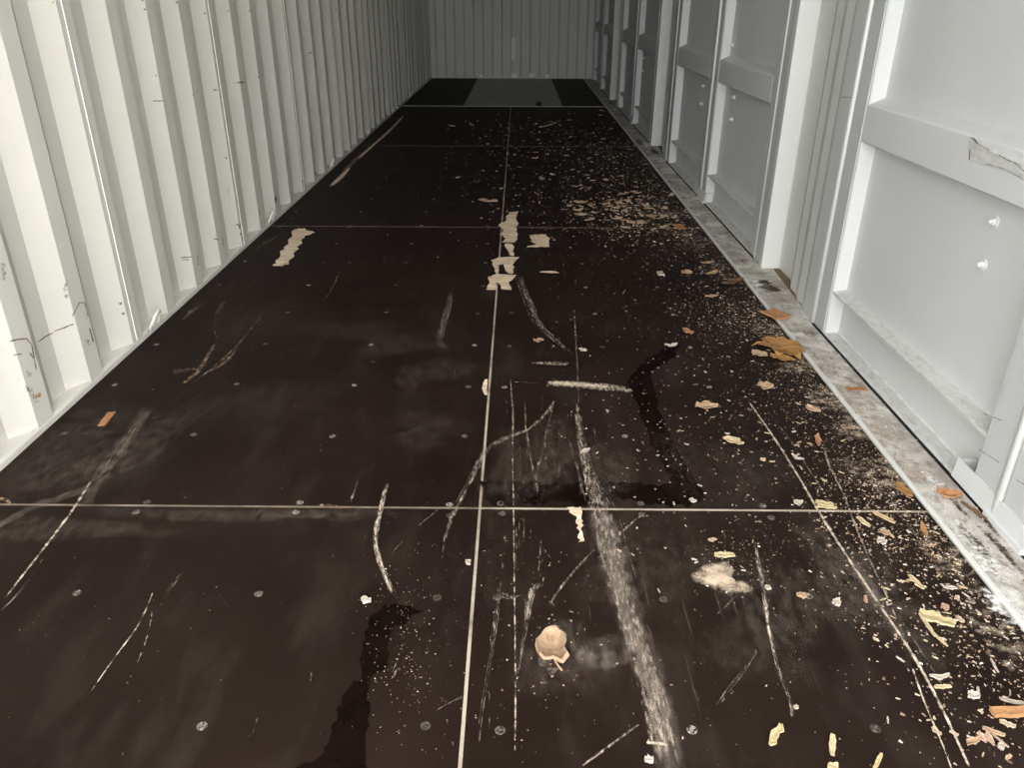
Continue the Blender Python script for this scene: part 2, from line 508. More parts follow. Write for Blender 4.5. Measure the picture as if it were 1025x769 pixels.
# ---- ceiling
ceiling = empty('ceiling', (1.14, 6, ZC))
tag(ceiling, 'pale grey corrugated steel roof of the container', 'ceiling', kind='structure')
bpy.context.view_layer.update()
yy = Y_OPEN
while yy < Y_END:
    y2 = min(yy + 1.05, Y_END + 0.06)
    q = [(yy, ZC)]
    t = yy + 0.05
    while t + 0.2 < y2:
        q += [(t, ZC), (t + 0.02, ZC + 0.02), (t + 0.10, ZC + 0.02), (t + 0.12, ZC)]
        t += 0.21
    q.append((y2, ZC))
    mb = MB(); n = len(q)
    for xx in (-0.06, 2.42):
        mb.v += [(xx, a, b) for a, b in q] + [(xx, a, b + 0.004) for a, b in q]
    for i in range(n - 1):
        mb.f += [(i, i + 1, 2 * n + i + 1, 2 * n + i), (n + i, n + i + 1, 3 * n + i + 1, 3 * n + i)]
    inv(mb.build('roof_panel', 'ceil', ceiling), ceiling)
    yy = y2 if y2 < Y_END else Y_END + 1

# ---- threshold strip beside the floor
trim = MB().prism([(X_FLOOR, -0.19), (2.277, -0.19), (2.277, 0.0), (2.176, 0.0), (2.176, -0.004), (X_FLOOR, -0.004)], Y_OPEN, Y_END, 'y').build('trim_1', 'sill')
tag(trim, 'dusty scraped steel threshold between dark floor and side doors', 'threshold', kind='structure')
lip = MB().prism([(X_FLOOR + 0.0005, -0.003), (X_FLOOR + 0.0005, 0.004), (X_FLOOR + 0.003, 0.0065), (2.171, 0.0065), (2.173, 0.004), (2.173, -0.003)], Y_OPEN, Y_END, 'y').build('lip', 'lip', trim)
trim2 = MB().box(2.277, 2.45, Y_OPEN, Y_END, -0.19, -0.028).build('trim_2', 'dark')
tag(trim2, 'black gap and lower sill beneath the side doors', 'sill', kind='structure')

# ---- fixed right wall: posts between the pairs of doors, header above
wall_right = empty('wall_right', (2.35, 6, 0))
tag(wall_right, 'light grey folded steel posts between the side doors', 'wall', kind='structure')
bpy.context.view_layer.update()
PERIOD = 3.098
BS = [2.487 + PERIOD * k for k in range(4)]    # far edge of the door skin of each pair
def post(y0):
    """y0 = near edge of the post (the door gap); runs 0.76 m away"""
    inner = [(XF, y0), (XF, y0 + 0.096), (2.303, y0 + 0.150), (2.303, y0 + 0.210), (2.317, y0 + 0.275), (2.317, y0 + 0.335),
             (2.350, y0 + 0.440), (2.350, y0 + 0.596), (2.346, y0 + 0.602), (2.276, y0 + 0.606), (2.276, y0 + 0.640), (XF, y0 + 0.650), (XF, y0 + 0.757)]
    poly = inner + [(2.40, y0 + 0.757), (2.40, y0)]
    o = MB().prism(poly, -0.015, ZC, 'z').build('post', 'paint_post', wall_right)
    inv(o, wall_right)
    inv(MB().box(XF - 0.003, XF + 0.002, y0 + 0.006, y0 + 0.092, -0.012, ZC - .05).build('sealing_strip', 'gasket', wall_right, 0.001), wall_right)
    inv(MB().box(XF - 0.003, XF + 0.002, y0 + 0.664, y0 + 0.752, -0.012, ZC - .05).build('sealing_strip', 'gasket', wall_right, 0.001), wall_right)
    inv(MB().prism([(2.300, y0 + 0.13), (2.318, y0 + 0.30), (2.352, y0 + 0.44), (2.352, y0 + 0.59), (2.326, y0 + 0.59)], -0.03, 0.003, 'z').build('wooden_filler', 'woodstrip', wall_right), wall_right)
    inv(MB().prism([(2.2772, y0 + 0.02), (2.289, y0 + 0.02), (2.303, y0 + 0.15), (2.325, y0 + 0.58), (2.2772, y0 + 0.74)], -0.028, -0.001, 'z').build('sill_plate', 'sill', wall_right), wall_right)
for b in BS[:3]:
    post(b + 0.128)
inv(MB().box(2.28, 2.42, Y_OPEN, Y_END, ZC - 0.05, ZC + 0.12).build('header', 'paint_right', wall_right), wall_right)
inv(MB().prism([(XF, Y_OPEN), (XF, BS[0] - 2.21), (2.40, BS[0] - 2.21), (2.40, Y_OPEN)], -0.03, ZC, 'z').build('post', 'paint_post', wall_right), wall_right)
inv(MB().prism([(XF, BS[3] + 0.128), (XF, Y_END - 0.03), (2.40, Y_END - 0.03), (2.40, BS[3] + 0.128)], -0.03, ZC, 'z').build('post', 'paint_post', wall_right), wall_right)

# ---- side doors
def bolt_mesh():
    mb = MB()
    seg = 6
    for (r0, r1, x0, x1) in ((0.013, 0.013, 0.0, -0.003), (0.0085, 0.0085, -0.003, -0.011), (0.0055, 0.0045, -0.011, -0.017)):
        n = len(mb.v); sg = 12 if r0 > 0.01 else seg
        for (r, xx) in ((r0, x0), (r1, x1)):
            mb.v += [(xx, r * math.cos(2 * math.pi * k / sg), r * math.sin(2 * math.pi * k / sg)) for k in range(sg)]
        for k in range(sg):
            k2 = (k + 1) % sg
            mb.f.append((n + k, n + k2, n + sg + k2, n + sg + k))
        mb.f.append(tuple(n + sg + k for k in range(sg)))
    return mb.build('bolt', 'bolt')
BOLT = None
ZTOP = ZC - 0.07
def door(name, y0, y1, ya, yb, label, bolts):
    """leaf from ya to yb (whole), skin showing between y0 and y1"""
    global BOLT
    d = empty(name, (XF, (ya + yb) / 2, 0))
    tag(d, label, 'door', kind='structure')
    bpy.context.view_layer.update()
    P = lambda o: inv(o, d)
    P(MB().box(XP, XP + 0.03, y0 - 0.005, y1 + 0.005, -0.02, ZTOP).build('door_skin', 'paint_right', d))
    for (a, b) in ((ya, y0), (y1, yb)):
        P(MB().box(XF, 2.39, a, b, -0.012, ZTOP).build('stile', 'paint_right', d, 0.003))
        P(MB().box(XF - 0.0025, XF + 0.001, a + 0.006 if a == ya else a + 0.012, b - (0.012 if a == ya else 0.006), 0.0, ZTOP).build('sealing_strip', 'gasket', d, 0.001))
    # folded middle rails
    for zc in (0.69, 1.35, 2.0):
        pr = [(XF - 0.001, zc - 0.052), (XF - 0.001, zc + 0.050), (XF + 0.004, zc + 0.055), (XP + 0.002, zc + 0.074), (XP + 0.002, zc - 0.062), (XF + 0.004, zc - 0.057)]
        P(MB().prism(pr, y0, y1, 'y').build('middle_rail', 'paint_right', d))
    # low ledge and bottom rail
    P(MB().prism([(XF + 0.001, 0.146), (XF + 0.001, 0.154), (XP, 0.160), (XP, 0.152)], y0, y1, 'y').build('ledge', 'ledge', d))
    P(MB().prism([(XF, -0.025), (XF, 0.000), (XF + 0.003, 0.004), (XP - 0.004, 0.006), (XP, 0.012), (XP + 0.02, 0.012), (XP + 0.02, -0.025)], y0, y1, 'y').build('bottom_rail', 'ledge', d))
    P(MB().box(2.2785, XF - 0.0005, ya, yb, -0.028, -0.0015).build('door_seal', 'dark', d))  # black strip added to paint in the shade of the deep gap
    P(MB().box(XF, 2.39, y0, y1, ZTOP - 0.1, ZTOP).build('top_rail', 'paint_right', d))
    for (yb_, zb) in bolts:
        if BOLT is None:
            BOLT = bolt_mesh(); c = BOLT
        else:
            c = BOLT.copy(); COL.objects.link(c)
        c.parent = d
        c.matrix_parent_inverse = d.matrix_world.inverted()
        c.location = (XP, yb_, zb)
    return d
side = ['nearest', 'second', 'third', 'farthest']
n = 1
doors = []
for k, b in enumerate(BS):
    l1 = 'light grey near leaf of the %s pair of side doors' % side[k]
    l2 = 'light grey far leaf of the %s pair of side doors' % side[k]
    b1 = [(b - 1.26, 0.565), (b - 1.26, 0.455), (b - 1.26, 0.86)]
    b2 = [(b - 0.70, 0.565), (b - 0.70, 0.46), (b - 0.70, 0.90)]
    if k: b1 = [(b - 1.30 - 0.17 * 0, 0.565), (b - 1.30, 0.455)]; b2 = [(b - 0.72, 0.565), (b - 0.72, 0.46)]
    if k == 1:
        b1 = [tuple(onx(702 - 0, v_, XP)[1:]) for v_ in ()] or [(tuple(onx(735, 101, XP))[1], 0.58), (tuple(onx(733, 121, XP))[1], 0.475), (tuple(onx(734, 45, XP))[1], onx(734, 45, XP).z)]
        b2 = [(tuple(onx(705, 86, XP))[1], onx(705, 86, XP).z), (tuple(onx(703, 104, XP))[1], onx(703, 104, XP).z)]
    if k == 2:
        b1 = [(tuple(onx(645, 26, XP))[1], onx(645, 26, XP).z), (tuple(onx(645.5, 58, XP))[1], onx(645.5, 58, XP).z), (tuple(onx(644, 71, XP))[1], onx(644, 71, XP).z)]
        b2 = []
    if k == 0:
        b2 = [(onx(997, 222, XP).y, onx(997, 222, XP).z), (onx(985, 265, XP).y, onx(985, 265, XP).z)]
    doors.append(door('door_%d' % n, b - 2.115, b - 1.172, b - 2.205, b - 1.072, l1, b1)); n += 1
    doors.append(door('door_%d' % n, b - 0.955, b, b - 1.050, b + 0.104, l2, b2)); n += 1
    # round beads covering the gaps between leaf and leaf, leaf and post
    for i, (yg, owner) in enumerate(((b - 2.217, doors[-2]), (b - 1.061, doors[-2]), (b + 0.116, doors[-1]))):
        o = MB().tube([(XF + 0.001, yg, 0.0), (XF + 0.001, yg, 1.3), (XF + 0.001, yg, ZTOP)], 0.011 if i == 1 else 0.008, 12).build('edge_bead', 'white_paint', owner, smooth=True)
        inv(o, owner)
    # guard bracket at the foot of the meeting stiles
    gy0, gy1 = b - 1.19, b - 0.893
    mb = MB()
    mb.prism([(2.279, 0.006), (2.284, 0.056), (2.288, 0.056), (2.288, 0.006)], gy0, gy1, 'y')
    mb.box(2.284, 2.325, gy1 - 0.008, gy1, 0.006, 0.054)
    mb.box(2.284, 2.325, gy0, gy0 + 0.008, 0.006, 0.054)
    mb.box(2.275, 2.29, gy0 + 0.005, gy1 - 0.15, -0.002, 0.012)
    o = mb.build('guard_bracket', 'paint_right', doors[-1])
    inv(o, doors[-1])

# ================================================================== MARKS ON SURFACES (thin films of dust, raw fibre, damp)
ZLAY = {'soft': 0, 'hard': 0}
def next_z(kind='hard'):
    ZLAY[kind] += 1
    return (0.0007 if kind == 'soft' else 0.0024) + (ZLAY[kind] % 28) * 0.00006
def add_cover(me, vals):
    at = me.attributes.new('cover', 'FLOAT', 'POINT')
    at.data.foreach_set('value', vals)
def film(name, verts, faces, cov, mat, parent, label=None):
    me = bpy.data.meshes.new(name)
    me.from_pydata([tuple(v) for v in verts], [], faces)
    add_cover(me, cov)
    me.materials.append(M[mat])
    o = bpy.data.objects.new(name, me)
    COL.objects.link(o)
    o.parent = parent
    o.matrix_parent_inverse = parent.matrix_world.inverted()
    if label: o['label'] = label
    return o
def smooth_path(pts, n=6):
    out = []
    for i in range(len(pts) - 1):
        p0 = pts[max(i - 1, 0)]; p1 = pts[i]; p2 = pts[i + 1]; p3 = pts[min(i + 2, len(pts) - 1)]
        for k in range(n):
            t = k / n
            out.append(0.5 * ((2 * p1) + (p2 - p0) * t + (2 * p0 - 5 * p1 + 4 * p2 - p3) * t * t + (3 * p1 - p0 - 3 * p2 + p3) * t ** 3))
    out.append(pts[-1])
    return out
def px_per_m(C, nn):
    q0 = C - CAM; q1 = C + Vector((nn.x, nn.y, 0)) * 0.01 - CAM
    a, b = q0.dot(FW), q1.dot(FW)
    if a < 0.3: return F_PX / depth(C)
    return max(0.35 * F_PX / a, math.hypot(q1.dot(RT) / b - q0.dot(RT) / a, q1.dot(DN) / b - q0.dot(DN) / a) * F_PX / 0.01)
def streak(name, path, w, mat, cov=1.0, taper=0.12, parent=None, jitter=0.15):
    """a rubbed or scratched line on the floor; path in photo pixels laid onto the floor plane, w = width in px"""
    parent = parent or floor
    z = next_z()
    ws = w if isinstance(w, (list, tuple)) else [w] * len(path)
    P = [Vector((*fl(u, v)[:2], wi)) for (u, v), wi in zip(path, ws)]
    P = smooth_path(P)
    n = len(P); verts = []; faces = []; cv = []; jv = 0.0
    for i, p in enumerate(P):
        a = P[max(i - 1, 0)]; b = P[min(i + 1, n - 1)]
        t = Vector((b.x - a.x, b.y - a.y))
        if t.length < 1e-9: t = Vector((0, 1))
        t.normalize(); nn = Vector((-t.y, t.x))
        wp = Vector((p.x, p.y, 0))
        half = max(p.z, 0.6) * 0.5 / px_per_m(wp, nn)
        jv = 0.75 * jv + 0.5 * random.uniform(-jitter, jitter) * (1.8 if mat == 'scuff' else 1)
        half *= 1 + jv
        s = i / (n - 1)
        e = min(1.0, s / taper, (1 - s) / taper) if taper else 1.0
        for f_, c_ in ((-1.25, 0.0), (-0.7, 0.85), (0, 1.0), (0.7, 0.85), (1.25, 0.0)):
            verts.append((p.x + nn.x * half * f_, p.y + nn.y * half * f_, z))
            cv.append(c_ * cov * (0.25 + 0.75 * e))
    for i in range(n - 1):
        for k in range(4):
            a = i * 5 + k
            faces.append((a, a + 1, a + 6, a + 5))
    wm = max(ws)
    if mat == 'scuff' and wm >= 2.5 and n > 6:       # separate fibres torn along the rub
        for q in range(3 + int(wm / 4)):
            i0 = random.randint(0, int(n * 0.5)); i1 = min(n - 1, i0 + random.randint(5, max(6, int(n * 0.7))))
            o0 = random.uniform(-1.1, 1.1); dr = random.uniform(-.5, .5)
            base = len(verts); m_ = i1 - i0 + 1
            for i in range(i0, i1 + 1):
                p = P[i]; a = P[max(i - 1, 0)]; b = P[min(i + 1, n - 1)]
                t = Vector((b.x - a.x, b.y - a.y))
                t = t.normalized() if t.length > 1e-9 else Vector((0, 1))
                nn = Vector((-t.y, t.x)); sc = 1.0 / px_per_m(Vector((p.x, p.y, 0)), nn)
                f0 = (i - i0) / max(1, m_ - 1)
                c0 = (o0 + dr * f0) * p.z * 0.5 * sc
                h = random.uniform(.45, .9) * sc
                e = min(1, f0 * 5, (1 - f0) * 5)
                for f_, c_ in ((-1.3, 0), (0, 1.15), (1.3, 0)):
                    verts.append((p.x + nn.x * (c0 + h * f_), p.y + nn.y * (c0 + h * f_), z + 0.00003)); cv.append(c_ * (0.4 + 0.6 * e))
            for i in range(m_ - 1):
                for k in range(2):
                    a = base + i * 3 + k
                    faces.append((a, a + 1, a + 4, a + 3))
    return film(name, verts, faces, cv, mat, parent)
def blot(name, outline, mat, parent=None, cov=1.0, soft=0.0, rough_edge=0.0):
    """an area mark given by its outline (photo pixels on the floor plane)"""
    parent = parent or floor
    z = next_z('soft' if mat == 'damp' else 'hard')
    pts = []
    m = len(outline)
    for i in range(m):
        a = Vector(outline[i]); b = Vector(outline[(i + 1) % m])
        k = max(1, int((b - a).length / (2.2 if mat == 'rawwood' else 5)))
        for j in range(k):
            q = a.lerp(b, j / k) + Vector((random.uniform(-1, 1) * (3.0 if mat == 'rawwood' else 1.0), random.uniform(-1, 1) * (0.6 if mat == 'rawwood' else 1.0))) * rough_edge
            pts.append(fl(q.x, q.y))
    bm = bmesh.new()
    vs = [bm.verts.new((p.x, p.y, z)) for p in pts]
    f = bm.faces.new(vs)
    lay = bm.verts.layers.float.new('cover')
    if soft:
        r = bmesh.ops.inset_region(bm, faces=[f], thickness=soft, use_even_offset=False)
        inner = set(f.verts)
        for v in bm.verts: v[lay] = cov if v in inner else 0.0
    else:
        for v in bm.verts: v[lay] = cov
    bmesh.ops.triangulate(bm, faces=bm.faces)
    me = bpy.data.meshes.new(name)
    bm.to_mesh(me); bm.free()
    me.materials.append(M[mat])
    o = bpy.data.objects.new(name, me)
    COL.objects.link(o); o.parent = parent
    return o
def puff(name, c, rx, ry, mat, cov=1.0, parent=None, rot=0.0):
    """soft round smear; centre in px, radii in metres"""
    parent = parent or floor
    z = next_z('soft')
    C = fl(*c); seg = 28
    verts = [(C.x, C.y, z)]; cv = [cov]; faces = []
    for ri, (r, cc) in enumerate(((0.35, 0.95), (0.65, 0.75), (1.0, 0.0))):
        for k in range(seg):
            a = 2 * math.pi * k / seg
            rr = r * (1 + 0.16 * math.sin(3 * a + rx * 90) + 0.10 * math.sin(5 * a + ry * 70) + random.uniform(-.05, .05))
            X = rx * rr * math.cos(a); Y = ry * rr * math.sin(a)
            verts.append((C.x + X * math.cos(rot) - Y * math.sin(rot), C.y + X * math.sin(rot) + Y * math.cos(rot), z)); cv.append(cov * cc)
    for k in range(seg):
        k2 = (k + 1) % seg
        faces.append((0, 1 + k, 1 + k2))
        for r in range(2):
            a = 1 + r * seg
            faces.append((a + k, a + k2, a + seg + k2, a + seg + k))
    return film(name, verts, faces, cv, mat, parent)

# damp stains
blot('damp_stain', [(384, 605), (400, 607), (425, 612), (408, 620), (392, 630), (389, 650), (385, 668), (372, 680), (369, 700), (366, 768), (330, 790), (290, 775), (325, 755), (335, 720), (345, 690), (360, 681), (363, 650), (370, 620)], 'damp', soft=0.016, rough_edge=2.6)
blot('damp_stain', [(480, 482), (560, 484), (640, 485), (690, 486), (705, 499), (690, 508), (650, 505), (620, 499), (590, 507), (560, 503), (490, 507)], 'damp', soft=0.020, rough_edge=2.4)
blot('damp_stain', [(662, 352), (682, 344), (672, 362), (652, 372), (656, 398), (668, 428), (680, 452), (693, 478), (704, 497), (688, 505), (674, 492), (664, 466), (650, 440), (640, 410), (625, 382), (640, 366)], 'damp', soft=0.020, rough_edge=2.4)

# broad dusty rubs
for c, rx, ry, cv, rot in [((135, 450), .10, .30, .9, -.35), ((60, 460), .16, .22, .8, 0), ((110, 420), .14, .10, .7, 0), ((395, 345), .16, .12, .75, 0), ((445, 370), .09, .10, .8, 0), ((412, 377), .05, .12, .8, 0), ((350, 330), .2, .12, .6, 0), ((560, 660), .10, .10, .8, 0), ((640, 560), .16, .2, .6, 0), ((790, 600), .16, .14, .8, 0), ((840, 560), .1, .2, .7, .2), ((520, 470), .10, .22, .8, 0), ((560, 450), .09, .2, .8, 0), ((60, 530), .3, .05, .9, 0), ((220, 516), .35, .03, .9, 0), ((330, 515), .2, .03, .8, 0), ((680, 460), .08, .2, .5, 0), ((750, 470), .15, .15, .6, 0), ((610, 470), .08, .16, .8, 0), ((430, 430), .15, .12, .55, 0), ((880, 600), .1, .25, .8, .3), ((760, 650), .12, .1, .55, 0), ((250, 320), .2, .3, .4, 0), ((290, 400), .2, .15, .4, 0), ((600, 650), .06, .04, 1, 0), ((570, 640), .05, .06, .9, 0)]:
    puff('dust_rub', c, rx, ry, 'scuff_soft', cv, rot=rot)
puff('sawdust_patch', (718, 578), 0.055, 0.062, 'sawdust', 1.0)
puff('sawdust_patch', (718, 578), 0.040, 0.046, 'sawdust', 1.25)
puff('sawdust_patch', (738, 588), 0.045, 0.022, 'sawdust', 0.85)
puff('sawdust_patch', (548, 668), 0.03, 0.05, 'sawdust', 0.5)
puff('sawdust_patch', (775, 660), 0.05, 0.05, 'sawdust', 0.25)

# heavy abraded track and the pale scuffs
streak('abraded_track', [(577, 400), (581, 440), (590, 480), (601, 512), (615, 570), (635, 640), (655, 700), (668, 780)], [5, 8, 12, 24, 27, 27, 28, 30], 'scuff', 1.0, taper=0.06)
streak('abraded_track', [(600, 515), (616, 572), (636, 642), (655, 700)], [12, 14, 14, 14], 'scuff_soft', 1.6, taper=0.1)
streak('abraded_track', [(602, 512), (617, 570), (638, 640), (660, 705), (672, 780)], [26, 30, 30, 30, 30], 'scuff_soft', 1.5, taper=0.05)
streak('abraded_track', [(645, 744), (670, 747)], [4, 4], 'scratch', 1.0)
streak('scuff_mark', [(517, 268), (528, 298), (540, 325), (555, 340), (573, 356)], [7, 9, 9, 7, 4], 'scuff', 0.9)
streak('scuff_mark', [(543, 384), (580, 386), (620, 390), (634, 393)], [6, 8, 7, 5], 'scuff', 1.15)
streak('scuff_mark', [(545, 384), (585, 386), (612, 389)], [4, 5, 3], 'scratch', 1.1)
streak('scuff_mark', [(530, 364), (552, 365), (571, 365)], [1.5, 4, 4], 'scuff', 1.1)
streak('scuff_mark', [(557, 390), (550, 410), (530, 430), (508, 439), (489, 450), (475, 475), (462, 500), (452, 520), (444, 548), (442, 592)], [6, 5, 5, 7, 7, 5, 5, 6, 3, 2], 'scuff', 0.95)
streak('scuff_mark', [(390, 478), (381, 512), (376, 545), (384, 575), (395, 600)], [4, 6, 5, 5, 5], 'scuff', 1.1)
streak('scratch', [(386, 485), (380, 512), (376, 540), (385, 575), (393, 597)], [1.5, 3, 2.5, 2, 2], 'scratch', 1.0)
streak('scuff_mark', [(358, 480), (354, 495), (349, 506)], [2, 3, 5], 'scuff', 0.9)
streak('scuff_mark', [(150, 408), (122, 448), (98, 482), (84, 512)], [12, 17, 14, 12], 'scuff_soft', 1.4)
streak('scuff_mark', [(150, 408), (122, 448), (98, 482)], [8, 12, 8], 'scuff', 0.62)
streak('scratch', [(94, 478), (73, 512), (42, 553), (0, 607)], [3, 3.5, 3, 3], 'scratch', 0.95)
streak('scratch', [(47, 555), (25, 588), (0, 615)], [3, 2, 2], 'scuff', 0.8)
streak('scuff_mark', [(92, 488), (60, 500), (30, 510), (-10, 535)], [6, 7, 8, 10], 'scuff_soft', 1.4)
streak('scratch', [(156, 588), (140, 625), (115, 660), (85, 703)], [1.5, 2.2, 1.8, 1.5], 'scratch', 0.85)
streak('scratch', [(155, 592), (150, 630), (138, 665), (124, 692)], [1.2, 2, 1.5, 1.2], 'scratch', 0.65)
streak('scratch', [(188, 570), (170, 592), (160, 610)], [3, 3, 2], 'scuff', 0.6)
# wood showing by the left side
streak('wood_tear', [(217, 343), (206, 360), (196, 375), (178, 390)], [5, 7, 8, 6], 'rawwood_dull', 1.0)
streak('wood_tear', [(237, 350), (224, 365), (205, 374)], [4, 5, 4], 'rawwood_dull', 1.05)
streak('wood_tear', [(170, 374), (190, 371), (203, 371)], [5, 6, 4], 'rawwood_dull', 0.95)
streak('scratch', [(275, 300), (255, 326), (238, 347), (215, 368), (180, 395)], [1.5, 2.5, 3, 2, 2], 'scuff', 0.75)
streak('scratch', [(216, 318), (214, 330), (218, 341)], [1.5, 2, 2], 'scuff', 0.8)
streak('scuff_mark', [(225, 303), (216, 316)], [5, 5], 'scuff_soft', 1.4)
streak('scratch', [(289, 345), (279, 362)], 2, 'scuff', 0.8)
streak('scuff_mark', [(202, 304), (190, 314), (182, 322)], [7, 6, 4], 'scuff_soft', 1.4)
streak('wood_tear', [(278, 236), (266, 244), (252, 252)], [3, 6, 3], 'rawwood_dull', 0.95)
streak('wood_tear', [(300, 214), (290, 221)], [4, 3], 'rawwood_dull', 0.9)
streak('wood_tear', [(410, 110), (393, 128), (373, 146), (354, 162), (341, 178), (329, 189)], [3, 5, 6, 7, 8, 6], 'rawwood_dull', 1.25)
streak('wood_tear', [(404, 116), (390, 131), (372, 147), (358, 160)], [1.5, 2.5, 3, 3], 'rawwood', 0.85)
streak('wood_tear', [(350, 168), (343, 176), (331, 187)], [2, 5, 4], 'rawwood', 0.85)
blot('wood_tear', [(294, 230), (304, 229), (314, 233), (303, 240), (298, 250), (290, 264), (281, 268), (274, 266), (280, 256), (284, 248), (291, 240)], 'rawwood', rough_edge=0.8)
# torn-out veneer beside the central joint
blot('wood_tear', [(510, 213), (520, 212), (517, 218), (520, 224), (516, 230), (519, 237), (517, 243), (503, 243), (507, 239), (501, 235), (505, 230), (500, 226), (506, 221), (505, 217)], 'rawwood', rough_edge=0.6)
blot('wood_tear', [(505, 244), (513, 245), (515, 257), (511, 257), (508, 251)], 'rawwood', rough_edge=0.4)
blot('wood_tear', [(492, 261), (500, 258), (519, 258), (514, 264), (514, 275), (508, 274), (504, 265), (499, 266), (498, 276), (494, 268)], 'rawwood', rough_edge=0.4)
blot('wood_tear', [(489, 278), (497, 275), (517, 276), (513, 281), (509, 283), (511, 291), (501, 290), (500, 284), (497, 283), (497, 291), (486, 291), (490, 283)], 'rawwood', rough_edge=0.4)
blot('wood_tear', [(529, 236), (547, 235), (551, 241), (549, 248), (527, 248), (537, 245), (531, 241)], 'rawwood', rough_edge=0.5)
streak('wood_tear', [(540, 273), (552, 273), (560, 274)], [0.8, 3, 1], 'rawwood', 1.0)
blot('wood_tear', [(569, 509), (583, 509), (582, 516), (584, 543), (580, 544), (576, 518), (571, 514)], 'rawwood', rough_edge=0.6)
streak('wood_tear', [(487, 380), (485, 390), (487, 397)], [3, 5, 2], 'rawwood', 0.9)
streak('wood_tear', [(318, 507), (330, 508), (345, 510)], [3, 6, 3], 'rawwood_dull', 1.1)
streak('wood_tear', [(0, 499), (8, 503), (14, 508)], [7, 6, 3], 'rawwood_dull', 1.1)
# long lines
streak('scratch', [(514, 384), (513, 450), (514, 507), (515, 600), (516, 690), (515, 790)], [1.2, 1, 1.6, 2, 2.2, 2], 'scratch', 0.85)
streak('scratch', [(745, 397), (775, 440), (800, 480), (822, 518), (850, 562), (880, 607), (912, 655), (942, 710), (972, 775)], [2, 2.5, 2.5, 3.5, 3.5, 3.5, 4, 4, 4], 'scratch', 1.05, taper=0.04)
streak('scratch', [(758, 400), (788, 438), (812, 475), (828, 500)], [1.5, 2, 1.5, 1.5], 'scuff', 0.9)
streak('scratch', [(823, 440), (829, 465), (842, 492), (853, 520), (868, 557), (888, 600), (912, 655)], [3, 3, 3, 2.5, 3, 3, 2.5], 'scuff', 1.1)
streak('scratch', [(878, 575), (900, 620), (922, 655), (950, 700)], [2, 2.5, 2, 1.5], 'scuff', 0.8)
streak('scratch', [(910, 662), (925, 705), (942, 745), (955, 780)], [3, 2.5, 2.5, 2.5], 'scratch', 0.95)
streak('scratch', [(900, 720), (912, 750), (920, 769)], [1.5, 2, 1.5], 'scuff', 0.7)
streak('scuff_mark', [(850, 560), (880, 605), (912, 655)], [14, 16, 8], 'scuff_soft', 1.3)
streak('scuff_mark', [(752, 530), (759, 565), (765, 600), (769, 630), (777, 668), (790, 705), (792, 725)], [2, 5, 6, 5, 3, 3, 3], 'scuff', 1.0)
streak('scratch', [(765, 595), (769, 630), (778, 668)], [2, 2.5, 1.5], 'scratch', 0.9)
streak('scuff_mark', [(767, 635), (748, 668), (730, 692), (716, 712)], [5, 5, 5, 3], 'scuff', 0.68)
streak('scratch', [(738, 597), (725, 610), (713, 620)], [2.5, 2, 1.5], 'scuff', 0.7)
streak('scratch', [(742, 532), (747, 558)], 1.6, 'scuff', 0.8)
streak('scratch', [(574, 300), (577, 350), (579, 395), (580, 440)], [1.2, 2, 2, 1.5], 'scuff', 0.9)
streak('scratch', [(566, 200), (556, 225), (562, 262), (568, 290)], [1, 1.2, 2, 2], 'scuff', 0.6)
streak('scratch', [(511, 380), (513, 405), (514, 436)], [1.5, 2.5, 2], 'scuff', 1.0)
streak('scratch', [(512, 383), (545, 385)], 1.5, 'scuff', 0.8)
streak('scratch', [(556, 395), (548, 430), (544, 450), (538, 470), (534, 500)], [2.5, 2, 2, 2, 2], 'scuff', 0.85)
streak('scratch', [(525, 395), (527, 430), (533, 465), (541, 505)], [1.2, 2, 1.5, 2.5], 'scuff', 0.85)
streak('scratch', [(566, 430), (578, 470), (586, 505)], [3, 3, 3], 'scuff', 0.8)
streak('scratch', [(646, 514), (632, 525), (616, 540)], [2, 3, 3], 'scuff', 0.95)
streak('scratch', [(598, 548), (580, 567), (562, 588), (546, 612)], [3, 3, 3.5, 3], 'scuff', 0.9)
streak('scuff_mark', [(548, 583), (536, 589), (530, 600), (527, 625), (522, 655), (517, 690)], [3, 8, 7, 4, 3, 2], 'scuff', 0.95)
streak('scratch', [(643, 724), (612, 747), (580, 770)], [2.5, 3, 3], 'scuff', 0.95)
streak('scuff_mark', [(508, 515), (502, 570), (494, 630), (482, 700), (472, 780)], [4, 5, 6, 6, 6], 'scuff', 0.62)
streak('scratch', [(542, 540), (539, 575)], 2, 'scuff', 0.9)
streak('scratch', [(553, 605), (551, 640)], 2, 'scuff', 0.7)
for (x, y0, y1) in ((520, 512, 560), (524, 514, 550), (531, 515, 552), (517, 520, 590), (486, 540, 610), (490, 520, 600), (528, 440, 500), (536, 415, 480), (520, 440, 495), (548, 420, 470), (560, 430, 495), (569, 400, 470), (505, 430, 500), (560, 758, 790), (490, 680, 760)):
    streak('scratch', [(x, y0), (x - 1 + random.random() * 2, (y0 + y1) / 2), (x - 2 + random.random() * 3, y1)], [1, 1.6, 1.2], 'scuff', random.uniform(.6, .85))
rs = random.Random(5)
for i in range(70):      # fine fibres and drag lines in the worn middle
    u = rs.gauss(545, 42); v = rs.uniform(392, 500) if i % 3 else rs.uniform(515, 640)
    L = rs.uniform(10, 45); sl = rs.gauss(0.05, 0.10)
    streak('scratch', [(u, v), (u + sl * L * .5, v + L * .5), (u + sl * L, v + L)], [0.7, rs.uniform(.8, 1.8), 0.7], 'scuff', rs.uniform(.55, .8))
streak('scuff_mark', [(490, 594), (510, 600), (525, 596)], [6, 8, 5], 'scuff', 0.62)
streak('scuff_mark', [(452, 292), (448, 315), (440, 340), (446, 350)], [5, 6, 7, 6], 'scuff_soft', 1.5)
